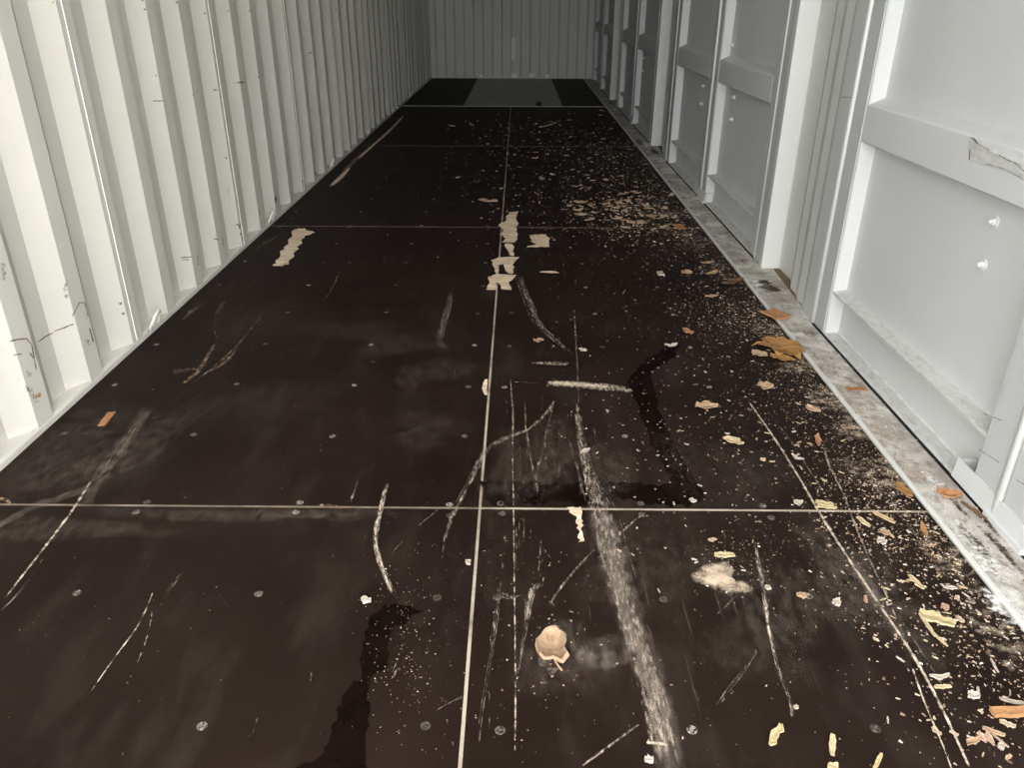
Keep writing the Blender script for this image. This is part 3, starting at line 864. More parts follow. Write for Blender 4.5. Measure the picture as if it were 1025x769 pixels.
streak('scuff_mark', [(455, 292), (447, 315), (440, 342)], [4, 6, 6], 'scuff', 0.55)
streak('scuff_mark', [(340, 275), (332, 292), (324, 302)], [2, 3, 2], 'scuff', 0.55)
streak('scuff_mark', [(575, 652), (595, 664), (622, 660), (632, 655)], [10, 16, 16, 10], 'scuff_soft', 1.5)
streak('scratch', [(403, 655), (396, 672), (391, 683)], [2, 4, 2], 'scuff', 0.75)
streak('scratch', [(480, 692), (458, 702), (435, 714)], [2, 3, 3], 'scuff', 0.7)
streak('scratch', [(446, 700), (448, 725), (455, 752)], [2, 2, 1.5], 'scuff', 0.75)
streak('scratch', [(408, 540), (398, 550), (391, 560)], [2, 2.5, 2], 'scuff', 0.7)
streak('scratch', [(360, 558), (395, 550)], 1.5, 'scuff', 0.6)
streak('scratch', [(440, 510), (418, 528)], 2.5, 'scuff', 0.6)
for i in range(90):       # faint random nicks
    u = random.uniform(120, 960); v = random.uniform(300, 760)
    P = fl(u, v)
    if not (0.1 < P.x < 2.1): continue
    a = random.gauss(1.3, 0.7); L = random.uniform(4, 22)
    streak('nick', [(u, v), (u + L * .5 * math.cos(a) + random.uniform(-1, 1), v + L * .5 * math.sin(a)), (u + L * math.cos(a), v + L * math.sin(a))], [0.8, 1.6, 0.8], 'scuff', random.uniform(.5, .8))
puff('dirt_smear', (770, 288), 0.05, 0.07, 'dirt', 0.9, trim)
puff('dirt_smear', (735, 283), 0.10, 0.06, 'dirt', 0.9)
# threshold: chalky paint dust near the camera, soil by the post
def sill_puff(u, v, rx, ry, mat, cov):
    o = puff('chalk_dust' if mat == 'whitedust' else 'dirt_smear', (u, v), rx, ry, mat, cov, trim)
    return o
for (u, v, rx, ry, m_, c_) in [(935, 484, .035, .08, 'whitedust', 1.0), (985, 560, .05, .12, 'whitedust', 1.0), (1010, 610, .05, .12, 'whitedust', 1.0), (965, 535, .045, .12, 'whitedust', .9), (890, 425, .04, .12, 'whitedust', .75), (845, 365, .04, .12, 'whitedust', .7), (790, 297, .02, .05, 'whitedust', .8), (978, 545, .02, .10, 'dirt', .75), (1000, 548, .012, .12, 'dirt', .9), (985, 520, .014, .08, 'dirt', .9), (960, 508, .012, .05, 'dirt', .85), (775, 290, .03, .05, 'dirt', 1.0), (765, 283, .04, .04, 'dirt', 1.0), (790, 308, .03, .05, 'dirt', .7), (810, 335, .03, .05, 'dirt', .65), (640, 143, .05, .25, 'dirt', .8), (655, 152, .04, .2, 'dirt', .9), (612, 103, .05, .3, 'dirt', .8), (745, 262, .04, .06, 'dirt', .7), (700, 210, .03, .2, 'dirt', .5)]:
    sill_puff(u, v, rx, ry, m_, c_)
# tan dust swept against the threshold
for (u, v, rx, ry, c_) in [(905, 470, .10, .12, .62), (870, 430, .12, .14, .66), (840, 400, .12, .14, .66), (800, 365, .10, .12, .6), (950, 560, .08, .14, .52), (770, 330, .09, .14, .55), (720, 270, .12, .25, .5), (880, 475, .14, .12, .55), (1000, 640, .08, .12, .5), (690, 240, .14, .3, .48), (660, 205, .2, .4, .42)]:
    puff('dust_drift', (u, v), rx, ry, 'sawdust', c_)

# ---- marks on the left wall
def wall_streak(name, path, w, mat, cov=1.0):
    fine = []
    for (a, b) in zip(path[:-1], path[1:]):
        L = math.hypot(b[0] - a[0], b[1] - a[1]); k = max(2, int(L / 2))
        fine += [(a[0] + (b[0] - a[0]) * i / k, a[1] + (b[1] - a[1]) * i / k) for i in range(k)]
    fine.append(path[-1])
    n = len(fine); verts = []; faces = []; cv = []
    for i, (u, v) in enumerate(fine):
        a = fine[max(i - 1, 0)]; b = fine[min(i + 1, n - 1)]
        t = Vector((b[0] - a[0], b[1] - a[1])).normalized()
        h = w * 0.5 * (1 + random.uniform(-.3, .3))
        e = min(1, i / 2 + .4, (n - 1 - i) / 2 + .4)
        for s_, c_ in ((-1.2, 0), (-.4, 1), (.4, 1), (1.2, 0)):
            P = wall_hit(u - t.y * h * s_, v + t.x * h * s_)
            verts.append((P.x + 0.0016, P.y, P.z)); cv.append(c_ * cov * e)
    for i in range(n - 1):
        for k in range(3):
            q = i * 4 + k
            faces.append((q, q + 1, q + 5, q + 4))
    return film(name, verts, faces, cv, mat, wall_left)
for pth, w, mt in [([(8, 342), (17, 340), (26, 339), (31, 345), (33, 355), (36, 371)], 1.6, 'rust'), ([(37, 343), (45, 337), (53, 333)], 1.6, 'rust'), ([(53, 332), (64, 328), (74, 324)], 1.6, 'rust'),
                   ([(12, 356), (22, 354)], 1.4, 'rust'), ([(28, 352), (34, 360)], 1.6, 'rust'), ([(26, 387), (29, 393)], 1.4, 'rust'), ([(34, 398), (41, 394)], 5, 'orange'),
                   ([(66, 278), (64, 290), (67, 300)], 5, 'grime'), ([(71, 318), (79, 303), (84, 303), (88, 318)], 1.2, 'rust'), ([(89, 328), (93, 343)], 2, 'rust'), ([(82, 310), (88, 322)], 1.2, 'grime'),
                   ([(84, 340), (92, 346)], 8, 'grime'), ([(24, 372), (32, 377)], 10, 'grime'), ([(2, 262), (4, 282)], 7, 'grime'), ([(118, 305), (122, 303)], 4, 'rust'), ([(121, 314), (125, 314)], 3, 'rust'), ([(125, 301), (131, 297)], 1.6, 'grime'),
                   ([(180, 258), (192, 257)], 1.6, 'rust'), ([(181, 260), (190, 260)], 1.2, 'rust'), ([(157, 267), (162, 266)], 2, 'grime'), ([(213, 239), (219, 240)], 2.2, 'rust'), ([(235, 224), (240, 226), (238, 230)], 2, 'rust'), ([(239, 233), (242, 236)], 2.5, 'rust'), ([(240, 236), (246, 243)], 3, 'grime'),
                   ([(258, 208), (260, 214), (259, 219)], 2.5, 'grime'), ([(275, 195), (276, 204)], 2.2, 'rust'), ([(222, 236), (224, 250)], 4, 'grime'), ([(197, 250), (198, 268)], 3, 'grime'),
                   ([(151, 101), (157, 101), (164, 101)], 1.6, 'rust'), ([(156, 101), (160, 101)], 2.6, 'grime'), ([(191, 95), (194, 95)], 2.4, 'rust'), ([(196, 92), (198, 91)], 1.6, 'rust'), ([(212, 90), (218, 90)], 2.2, 'rust'), ([(236, 83), (246, 82)], 2, 'rust'), ([(257, 78), (260, 77)], 2.2, 'rust'),
                   ([(225, 157), (227, 159)], 2.6, 'rust'), ([(155, 75), (157, 77)], 2, 'rust'), ([(52, 2), (53, 3)], 2.2, 'rust'), ([(143, 9), (147, 10)], 2.6, 'rust'), ([(141, 0), (143, 1)], 2.2, 'rust'), ([(175, 2), (178, 3)], 2.6, 'rust'), ([(203, 13), (206, 14)], 2.2, 'rust'),
                   ([(227, 10), (229, 12)], 2.4, 'rust'), ([(229, 18), (230, 20)], 2.2, 'rust'), ([(248, 10), (250, 12)], 2.4, 'rust'), ([(249, 17), (251, 18)], 2, 'grime'), ([(308, 53), (314, 53)], 1.8, 'rust'), ([(336, 8), (337, 10)], 1.8, 'rust'), ([(355, 6), (355, 10)], 1.4, 'grime'), ([(294, 11), (297, 12)], 1.8, 'grime'),
                   ([(228, 185), (229, 205)], 1.4, 'grime'), ([(302, 180), (303, 184)], 2, 'rust'), ([(315, 172), (316, 175)], 2, 'rust'), ([(30, 437), (33, 435)], 2, 'rust'), ([(97, 375), (99, 377)], 2, 'grime'), ([(137, 338), (141, 335)], 3, 'grime'), ([(25, 385), (38, 405)], 9, 'grime')]:
    wall_streak('rust_scrape' if mt == 'rust' else 'scuff', pth, w, mt, 1.0 if mt != 'grime' else 0.8)
# ---- touch-up paint patches on the end wall
def end_patch(u0, u1, v0, v1):
    vs = []
    A = ony(u0, v0, Y_END - 0.002); B = ony(u1, v1, Y_END - 0.002)
    z0, z1 = sorted((A.z, B.z))
    pts = []
    for k in range(14):
        a = 2 * math.pi * k / 14
        r = 1 + random.uniform(-.12, .12)
        pts.append(((A.x + B.x) / 2 + (B.x - A.x) / 2 * max(-1, min(1, 1.4 * math.cos(a))) * r, (A.y + B.y) / 2 - 0.003, (z0 + z1) / 2 + (z1 - z0) / 2 * max(-1, min(1, 1.4 * math.sin(a))) * r))
    c = (sum(p[0] for p in pts) / 14, sum(p[1] for p in pts) / 14, sum(p[2] for p in pts) / 14)
    film('paint_patch', [c] + pts, [(0, 1 + k, 1 + (k + 1) % 14) for k in range(14)], [1.0] + [0.8] * 14, 'patch', wall_end, 'pale touch-up paint patch')
end_patch(512, 515.5, 38, 60)
end_patch(511.5, 518, 73.5, 77.5)
end_patch(529.5, 535, 73.5, 77)
end_patch(546, 550, 75, 77.5)
end_patch(480, 483, 74.5, 77)
# ---- torn metal on the nearest rail
def rail_film(name, path, w, mat, x=XF - 0.0035):
    n = len(path); verts = []; faces = []; cv = []
    for i, (u, v) in enumerate(path):
        a = path[max(i - 1, 0)]; b = path[min(i + 1, n - 1)]
        t = Vector((b[0] - a[0], b[1] - a[1])).normalized()
        for s_, c_ in ((-1, 0), (-.4, 1), (.4, 1), (1, 0)):
            h = w * .5
            P = onx(u - t.y * h * s_, v + t.x * h * s_, x)
            verts.append(tuple(P)); cv.append(c_)
    for i in range(n - 1):
        for k in range(3):
            q = i * 4 + k
            faces.append((q, q + 1, q + 5, q + 4))
    return film(name, verts, faces, cv, mat, doors[1])
def flap():
    A = [(972, 138), (985, 147), (1000, 152), (1015, 160), (1030, 168), (1030, 182), (1010, 172), (990, 166), (973, 162)]
    f0 = [onx(u, v, XF - 0.0012) for u, v in A]
    f1 = [onx(u, v, XF - 0.0012) + Vector((-0.005 - 0.002 * (i % 2) if i < 5 else -0.001, 0, 0)) for i, (u, v) in enumerate(A)]
    mb = MB(); k = len(A)
    mb.v = [tuple(p) for p in f0] + [tuple(p) for p in f1]
    mb.f = [(i, (i + 1) % k, k + (i + 1) % k, k + i) for i in range(k)] + [tuple(range(k, 2 * k)), tuple(reversed(range(k)))]
    o = mb.build('dent', 'ledge', doors[1])
    inv(o, doors[1])
    o['label'] = 'torn dented metal on the middle rail'
flap()
rail_film('tear_edge', [(972, 137), (976, 142), (984, 147), (990, 150)], 2.0, 'grime', XF - 0.009)
rail_film('tear_edge', [(974, 138), (978, 143)], 3, 'rust', XF - 0.0092)
rail_film('tear_edge', [(973, 138), (971, 150), (970, 160)], 1.6, 'rust', XF - 0.004)
rail_film('tear_edge', [(1000, 155), (1008, 160), (1016, 163), (1028, 174)], 2.2, 'grime', XF - 0.009)
rail_film('tear_edge', [(988, 164), (1005, 169), (1026, 181)], 1.2, 'grime', XF - 0.004)
# tape joints on the nearest sealing strips
for (pa, pb) in (((984, 414), (1003, 421)), ((980, 450), (1000, 463)), ((1017, 480), (1028, 487))):
    rail_film('strip_joint', [pa, pb], 1.6, 'grime', XF - 0.0034)
rail_film('strip_joint', [(842, 97), (855, 98)], 1.4, 'grime', XF - 0.0042)

# ================================================================== LOOSE THINGS ON THE FLOOR
def chip_mesh(name, L, Wd, th, mat, kind, seed):
    """thin curled sliver/flake: outline ring, thickness, lengthwise curl; origin at its base"""
    rnd = random.Random(seed)
    nx = 6
    top = []; 
    rowsv = []
    for i in range(nx + 1):
        t = i / nx
        if kind == 'splinter': w = Wd * (0.25 + 0.75 * math.sin(math.pi * (0.12 + 0.8 * t)) ** 0.6)
        elif kind == 'slab': w = Wd * rnd.uniform(0.88, 1.0)
        elif kind == 'leaf': w = Wd * math.sin(math.pi * (0.04 + 0.92 * t)) ** 0.8
        else: w = Wd * (0.40 + 0.60 * math.sin(math.pi * t)) * rnd.uniform(0.55, 1.15)
        off = rnd.uniform(-.16, .16) * Wd * (0.3 if kind == 'slab' else 1)
        x = (t - 0.5) * L * (1 + rnd.uniform(-.03, .03))
        curl = {'splinter': 0.015, 'slab': 0.01, 'leaf': 0.05, 'flake': 0.025, 'curl': 0.13}[kind] * L
        zc = curl * (2 * (t - 0.5)) ** 2 + (rnd.uniform(0, .02) * L if kind in ('leaf', 'flake', 'curl') else 0)
        cup = {'splinter': 0.08, 'slab': 0.05, 'leaf': 0.16, 'flake': 0.08, 'curl': 0.15}[kind] * Wd
        rowsv.append([(x + rnd.uniform(-.03, .03) * L, off - w / 2, zc + cup), (x, off, zc), (x + rnd.uniform(-.03, .03) * L, off + w / 2, zc + cup * rnd.uniform(.4, 1.1))])
    zmin = min(p[2] for r in rowsv for p in r)
    v = []; f = []
    for dz in (0, th):
        for r in rowsv:
            v += [(p[0], p[1], p[2] - zmin + dz) for p in r]
    K = 3 * (nx + 1)
    for i in range(nx):
        for j in range(2):
            a = i * 3 + j
            f.append((a, a + 3, a + 4, a + 1)); f.append((K + a, K + a + 1, K + a + 4, K + a + 3))
    edge = [i * 3 for i in range(nx + 1)] + [nx * 3 + 1, nx * 3 + 2] + [i * 3 + 2 for i in range(nx - 1, -1, -1)] + [1]
    for a, b in zip(edge, edge[1:] + edge[:1]):
        f.append((a, b, K + b, K + a))
    mb = MB(); mb.v = v; mb.f = f
    return mb.build(name, mat)
def ground_z(P):
    if P.x > 2.178: return 0.0002
    if P.x > X_FLOOR: return 0.0062
    return 0.0002
def rest(o, P, ang, tilt=0.0):
    o.rotation_euler = (0, 0, ang)
    o.location = (P.x, P.y, ground_z(P) + 0.0006)
seedn = [100]
def place(name, cat, label, a, b, wpx, mat, kind, th=0.002, group=None):
    """piece lying between two photo points a and b; wpx = its breadth in px"""
    A = fl(*a); B = fl(*b)
    d = B - A
    Cn = (A + B) / 2
    L = d.length
    pn = Vector((-d.y, d.x, 0)).normalized() * 0.01        # how wide a centimetre across the piece looks
    q0, q1 = Cn - CAM, Cn + pn - CAM
    k = math.hypot(q1.dot(RT) / q1.dot(FW) - q0.dot(RT) / q0.dot(FW), q1.dot(DN) / q1.dot(FW) - q0.dot(DN) / q0.dot(FW)) * F_PX / 0.01
    Wd = min(max(0.003, wpx / k), 1.9 * L)
    seedn[0] += 1
    o = chip_mesh(name, L, Wd, th, mat, kind, seedn[0])
    tag(o, label, cat, group)
    rest(o, Cn, math.atan2(d.y, d.x))
    return o

# the many-lobed dry leaf by the threshold, with a mid vein and stalk
def lobed_leaf():
    Cn = fl(782, 350)
    r = empty('dried_leaf', (Cn.x, Cn.y, 0.0008))
    tag(r, 'large curled ochre lobed leaf lying beside the threshold', 'leaf')
    s = depth(Cn) / F_PX
    lobes = [(0.15, 24, 20), (0.75, 20, 22), (1.5, 16, 20), (2.3, 22, 18), (2.95, 28, 10), (4.1, 16, 16), (5.3, 20, 18), (5.95, 23, 12)]
    mb = MB()
    for (a, L, w) in lobes:
        n = len(mb.v); L *= s; w *= s * 1.2
        dx, dy = math.cos(a), math.sin(a) * 1.5
        for t, ww, z in ((0.0, 0.25, 0.006), (0.3, 0.75, 0.008), (0.6, 0.9, 0.012), (0.82, 0.5, 0.016), (1.0, 0.04, 0.006)):
            for sgn, zz in ((-1, 0.008), (0, 0), (1, 0.010)):
                mb.v.append((dx * L * t - math.sin(a) * w * ww * 0.5 * sgn, dy * L * t + math.cos(a) * w * ww * 0.5 * sgn, z + zz * ww))
        for i in range(4):
            for j in range(2):
                q = n + i * 3 + j
                mb.f.append((q, q + 1, q + 4, q + 3))
    zm = min(p[2] for p in mb.v)
    mb.v = [(x, y, z - zm) for x, y, z in mb.v]
    bl = mb.build('blade', 'leaf', r)
    so = bl.modifiers.new('thickness', 'SOLIDIFY'); so.thickness = 0.0012; so.offset = 1
    MB().tube([(0, 0, 0.006), (-0.02, 0.012, 0.010), (-0.045, 0.016, 0.012), (-0.07, 0.028, 0.010)], 0.0013, 6).build('stalk', 'brownleaf', r)
lobed_leaf()
# the pale cupped leaf in the middle foreground
def cupped_leaf():
    Cn = fl(551, 652)
    r = empty('curled_leaf', (Cn.x, Cn.y, 0.0008))
    tag(r, 'tan cupped leaf curled up on the foreground floor', 'leaf')
    mb = MB(); seg = 18
    rings = [(0.10, 0.000), (0.40, 0.003), (0.75, 0.010), (1.0, 0.022), (0.88, 0.027)]
    for rr, z in rings:
        for k in range(seg):
            a = 2 * math.pi * k / seg
            rx = 0.024 * (1 + 0.12 * math.sin(2 * a + 1) + 0.06 * math.sin(5 * a)); ry = 0.033
            tip = 0.016 if k in (15, 16) else 0
            mb.v.append((rr * (rx + tip) * math.cos(a), rr * (ry + tip) * math.sin(a), z * (1 if rr < 0.5 else 0.5 + 0.5 * (1 + math.sin(a + 0.8)) / 1.4) + (0.002 * math.sin(7 * a) if rr > .7 else 0)))
    for i in range(len(rings) - 1):
        for k in range(seg):
            if i >= 3 and k == 2: continue
            k2 = (k + 1) % seg
            mb.f.append((i * seg + k, i * seg + k2, (i + 1) * seg + k2, (i + 1) * seg + k))
    mb.f.append(tuple(range(seg)))
    zm = min(p[2] for p in mb.v)
    mb.v = [(x, y, z - zm) for x, y, z in mb.v]
    bl = mb.build('blade', 'cupleaf', r)
    so = bl.modifiers.new('thickness', 'SOLIDIFY'); so.thickness = 0.001; so.offset = 1
    MB().tube([(0.006, -0.025, 0.004), (0.012, -0.038, 0.004), (0.018, -0.047, 0.003)], 0.0016, 6).build('stalk', 'paleleaf', r)
cupped_leaf()

T = place
T('bark_piece', 'bark', 'orange ribbed bark piece at the threshold above the ochre leaf', (768, 314), (784, 322), 16, 'orangebark', 'slab', 0.006)
T('bark_piece', 'bark', 'small black crumb of bark beside the orange ribbed bark piece', (783, 314), (788, 318), 5, 'brownleaf', 'flake', 0.004)
T('bark_piece', 'bark', 'orange flat sliver lying alone on the middle of the threshold', (848, 390), (866, 390), 5, 'orangebark', 'slab', 0.002)
T('bark_piece', 'bark', 'reddish orange bark lump on white chalky threshold near guard bracket', (936, 494), (962, 501), 9, 'orangebark', 'curl', 0.004)
T('bark_piece', 'bark', 'reddish upright bark flake beside the kinked scratch', (818, 436), (819, 448), 6, 'bark', 'leaf', 0.003)
T('bark_piece', 'bark', 'tan elongated bark flake just past the near cross joint', (921, 524), (928, 540), 6, 'orangebark', 'leaf', 0.003)
T('bark_slab', 'bark', 'long orange bark slab at the right edge of the foreground', (993, 716), (1034, 714), 11, 'orangebark', 'slab', 0.008)
T('bark_piece', 'bark', 'orange brown bark strip near the left wall', (102, 427), (112, 414), 8, 'orangebark', 'slab', 0.003)
T('bark_piece', 'bark', 'small dark red bark bit beside the damp stain', (684, 330), (693, 335), 6, 'bark', 'flake', 0.004)
T('bark_piece', 'bark', 'square tan bark tile lying by the far threshold', (676, 228), (685, 228), 9, 'orangebark', 'slab', 0.003)
T('dried_leaf', 'leaf', 'crumpled dark brown leaf beside the threshold', (724, 286), (744, 281), 9, 'brownleaf', 'leaf', 0.002)
T('dried_leaf', 'leaf', 'small ochre leaf left of its twin near the threshold', (682, 274), (693, 274), 5, 'paleleaf', 'leaf', 0.0015)
T('dried_leaf', 'leaf', 'small tan leaf right of its twin near the threshold', (707, 276), (718, 272), 6, 'paleleaf', 'leaf', 0.0015)
T('dried_leaf', 'leaf', 'orange tinged curled leaf alone on the middle right floor', (695, 409), (718, 408), 9, 'paleleaf', 'leaf', 0.002)
T('dried_leaf', 'leaf', 'tan leaf at the top of the long double scratch', (758, 388), (774, 390), 8, 'paleleaf', 'leaf', 0.002)
T('dried_leaf', 'leaf', 'tan leaf among the yellow flecks by the threshold', (806, 408), (820, 414), 8, 'paleleaf', 'leaf', 0.002)
T('dried_leaf', 'leaf', 'yellow and grey leaf lying between leaf and double scratch', (724, 440), (744, 446), 7, 'yellow', 'leaf', 0.002)
T('leaf_fragment', 'leaf', 'ragged orange yellow leaf scrap at the threshold edge', (897, 484), (913, 498), 10, 'leaf', 'flake', 0.002)
T('leaf_fragment', 'leaf', 'shredded pale straw beside the ochre lobed leaf', (752, 354), (768, 356), 5, 'chip', 'splinter', 0.002)
T('leaf_fragment', 'leaf', 'ochre leaf strip lying under the ochre lobed leaf', (770, 358), (795, 362), 6, 'leaf', 'leaf', 0.002)
T('wood_chip', 'wood chip', 'small pale wood chip between threshold and brown leaf', (706, 298), (719, 296), 5, 'pink', 'flake', 0.002)
T('wood_chip', 'wood chip', 'long tan flake lying above the twin leaves', (702, 264), (715, 263), 3, 'chip', 'flake', 0.002)
T('wood_chip', 'wood chip', 'white curved shaving above the damp stain', (665, 347), (678, 347), 3.5, 'white', 'curl', 0.002)
T('pebble', 'pebble', 'small white square crumb on the dark floor left of twin leaves', (658, 275), (664, 275), 4, 'white', 'slab', 0.006)
T('wood_splinter', 'wood splinter', 'large pale yellow split of wood in the right foreground', (920, 614), (955, 628), 11, 'yellow', 'flake', 0.005)
T('wood_splinter', 'wood splinter', 'thin yellow splinter forking from the large pale yellow split', (921, 617), (936, 638), 3.5, 'yellow', 'splinter', 0.003)
T('wood_splinter', 'wood splinter', 'yellow chip above the large pale yellow split', (909, 577), (924, 591), 7, 'yellow', 'flake', 0.003)
T('wood_splinter', 'wood splinter', 'slim yellow splinter just past the near cross joint', (873, 513), (896, 525), 3.5, 'yellow', 'splinter', 0.003)
T('wood_splinter', 'wood splinter', 'short curved yellow splinter beside the slim one', (858, 519), (871, 528), 4, 'yellow', 'splinter', 0.003)
T('wood_splinter', 'wood splinter', 'yellow splinter just above the near cross joint, upper of two', (816, 503), (834, 507), 4, 'yellow', 'splinter', 0.003)
T('wood_splinter', 'wood splinter', 'yellow splinter on the near cross joint, lower of two', (818, 508), (838, 509), 3, 'yellow', 'splinter', 0.003)
T('wood_chip', 'wood chip', 'broad pale yellow chip alone at the foreground bottom', (770, 747), (782, 728), 11, 'yellow', 'flake', 0.004)
T('wood_chip', 'wood chip', 'narrow yellow chip standing upright in line with another below', (833, 737), (832, 757), 7, 'yellow', 'splinter', 0.004)
T('wood_chip', 'wood chip', 'yellow chip cut by the lower photo edge', (829, 766), (838, 772), 8, 'yellow', 'flake', 0.004)
T('wood_splinter', 'wood splinter', 'small yellow splinter near the bottom left of long scratch', (875, 770), (882, 756), 5, 'yellow', 'splinter', 0.003)
T('wood_chip', 'wood chip', 'white curled shaving in the right foreground', (930, 680), (949, 678), 6, 'white', 'curl', 0.003)
T('wood_chip', 'wood chip', 'short yellow stick under the white curled shaving', (935, 689), (951, 688), 4, 'yellow', 'splinter', 0.003)
T('wood_chip', 'wood chip', 'crumpled white lump of shavings in the right foreground', (968, 696), (980, 700), 8, 'white', 'curl', 0.004)
T('leaf_fragment', 'leaf', 'leftmost tan petal-like scrap of three below the bark slab', (967, 747), (979, 740), 9, 'paleleaf', 'leaf', 0.002)
T('leaf_fragment', 'leaf', 'middle pink scrap of three below the bark slab', (979, 734), (986, 745), 8, 'pink', 'leaf', 0.002)
T('leaf_fragment', 'leaf', 'rightmost pale pink scrap of three below the bark slab', (987, 733), (994, 748), 7, 'pink', 'leaf', 0.002)
T('wood_splinter', 'wood splinter', 'cream splinter lying right of the three petal-like scraps', (983, 730), (1006, 738), 3.5, 'chip', 'splinter', 0.003)
T('wood_splinter', 'wood splinter', 'very thin splinter slanting beside the petal-like scraps', (993, 736), (1009, 749), 1.8, 'chip', 'splinter', 0.002)
T('pebble', 'pebble', 'small white knot of wood right of the petal-like scraps', (998, 748), (1005, 751), 6, 'white', 'flake', 0.006)
T('wood_splinter', 'wood splinter', 'bent pale twig above the long orange bark slab', (1001, 701), (1026, 706), 3.5, 'white', 'splinter', 0.003)
T('wood_splinter', 'wood splinter', 'pale scrap lying under the long orange bark slab', (1000, 723), (1016, 729), 4, 'chip', 'splinter', 0.003)
T('wood_splinter', 'wood splinter', 'small forked white splinter above the bent twig', (991, 660), (999, 674), 2.5, 'white', 'splinter', 0.002)
T('wood_splinter', 'wood splinter', 'fine yellow splinter below the large pale yellow split', (931, 632), (948, 648), 2.5, 'yellow', 'splinter', 0.002)
T('pebble', 'pebble', 'round pink crumb beside the large pale yellow split', (941, 609), (949, 610), 6, 'pink', 'flake', 0.006)
T('wood_chip', 'wood chip', 'short cream chip right of the pink crumb', (957, 618), (964, 624), 4, 'chip', 'splinter', 0.003)
T('wood_chip', 'wood chip', 'white chip above the pink crumb', (944, 589), (957, 590), 4, 'white', 'flake', 0.003)
T('wood_chip', 'wood chip', 'white lump left of the tan elongated bark flake', (878, 541), (887, 545), 7, 'white', 'flake', 0.005)
T('wood_chip', 'wood chip', 'tan ragged chip above the white lump', (880, 533), (891, 535), 5, 'chip', 'flake', 0.003)
T('wood_chip', 'wood chip', 'pale yellow sliver above the sawdust patch', (715, 556), (735, 557), 5, 'yellow', 'splinter', 0.003)
T('wood_chip', 'wood chip', 'small cream chip behind the yellow sliver above sawdust', (709, 542), (717, 541), 4, 'chip', 'flake', 0.003)
T('pebble', 'pebble', 'tan pebble-like crumb left of a screw in right foreground', (798, 598), (806, 597), 7, 'chip', 'flake', 0.006)
T('pebble', 'pebble', 'white round crumb right of a screw in right foreground', (833, 603), (841, 606), 7, 'white', 'flake', 0.006)
T('pebble', 'pebble', 'small white crumb touching the scuff beside the sawdust', (766, 590), (771, 590), 5, 'white', 'flake', 0.005)
T('pebble', 'pebble', 'single bright white crumb in the lower right floor', (794, 709), (799, 709), 4, 'white', 'flake', 0.004)
T('pebble', 'pebble', 'cream crumb above the left damp stain', (362, 601), (371, 604), 7, 'white', 'flake', 0.006)
T('pebble', 'pebble', 'white crumb at the foot of the abraded track', (645, 763), (654, 762), 7, 'white', 'flake', 0.005)
T('pebble', 'pebble', 'white crumb beside the central joint past the cross joint', (466, 563), (471, 566), 5, 'white', 'flake', 0.005)
T('wood_chip', 'wood chip', 'white shaving lying on the near cross joint right side', (794, 504), (803, 506), 5, 'white', 'curl', 0.003)
T('wood_chip', 'wood chip', 'pale oval chip inside the damp ring', (690, 501), (697, 503), 4, 'white', 'flake', 0.003)
T('wood_chip', 'wood chip', 'pale chip at the middle of the abraded track', (581, 455), (590, 450), 5, 'white', 'leaf', 0.002)
T('wood_chip', 'wood chip', 'tan chip above the pale cross scuff', (534, 343), (543, 342), 5, 'chip', 'curl', 0.003)
T('wood_chip', 'wood chip', 'white chip near the end of the curved scuff', (580, 350), (587, 352), 4, 'white', 'flake', 0.003)
T('wood_chip', 'wood chip', 'pinkish chip alone left of the far central joint', (480, 201), (497, 203), 6, 'pink', 'flake', 0.004)
T('wood_chip', 'wood chip', 'pale chip in front of the steel plate left of joint', (449, 126), (455, 127), 2.5, 'chip', 'flake', 0.006)
T('wood_chip', 'wood chip', 'yellow sliver far away in front of the steel plate', (541, 128), (553, 125), 3, 'yellow', 'splinter', 0.006)
T('debris_lump', 'debris', 'tiny dark upright lump standing before the steel plate', (538, 106), (541, 106.2), 3, 'dark', 'slab', 0.035)
T('wood_splinter', 'wood splinter', 'black splinter lying on the white chalky threshold', (962, 503), (988, 521), 4, 'brownleaf', 'splinter', 0.002)
T('wood_chip', 'wood chip', 'white angular shaving on the double scratch', (792, 457), (804, 462), 3.5, 'white', 'curl', 0.002)
T('wood_chip', 'wood chip', 'yellow chip left of the long scratch', (761, 461), (766, 461), 4, 'yellow', 'flake', 0.003)

# countable chips too alike to tell apart: shared meshes, one object each
rnd = random.Random(21)
variants = {}
def variant_set(key, n, kinds, mats, L):
    out = []
    for i in range(n):
        k = kinds[i % len(kinds)]
        w = L * (0.22 if k == 'splinter' else rnd.uniform(0.4, 0.75))
        out.append((k, w, mats[i % len(mats)], 900 + i + len(variants) * 20))
    variants[key] = out
    res = []
    for (k, w, m_, s_) in out:
        o = chip_mesh('wood_chip', L, w, L * 0.05 + 0.0006, m_, k, s_)
        o['look'] = {'chip': 'tan', 'white': 'white', 'pink': 'pinkish', 'yellow': 'yellow'}[m_] + ' ' + {'flake': 'flake', 'splinter': 'splinter', 'curl': 'curled shaving'}[k]
        res.append(o)
    return res
def scatter(meshes, n, sampler, label, group, cat='wood chip', smin=0.6, smax=1.4):
    used = [False] * len(meshes)
    for i in range(n):
        j = rnd.randrange(len(meshes))
        if not used[j]:
            o = meshes[j]; used[j] = True
        else:
            o = meshes[j].copy(); COL.objects.link(o)
        tag(o, 'small ' + o['look'] + ' ' + label, cat, group)
        P = sampler()
        s = rnd.uniform(smin, smax)
        o.scale = (s, s * rnd.uniform(.7, 1.2), s)
        rest(o, P, rnd.uniform(0, 6.28))
    for j, u in enumerate(used):
        if not u:
            bpy.data.objects.remove(meshes[j])
    for o in COL.objects:
        if 'look' in o: del o['look']
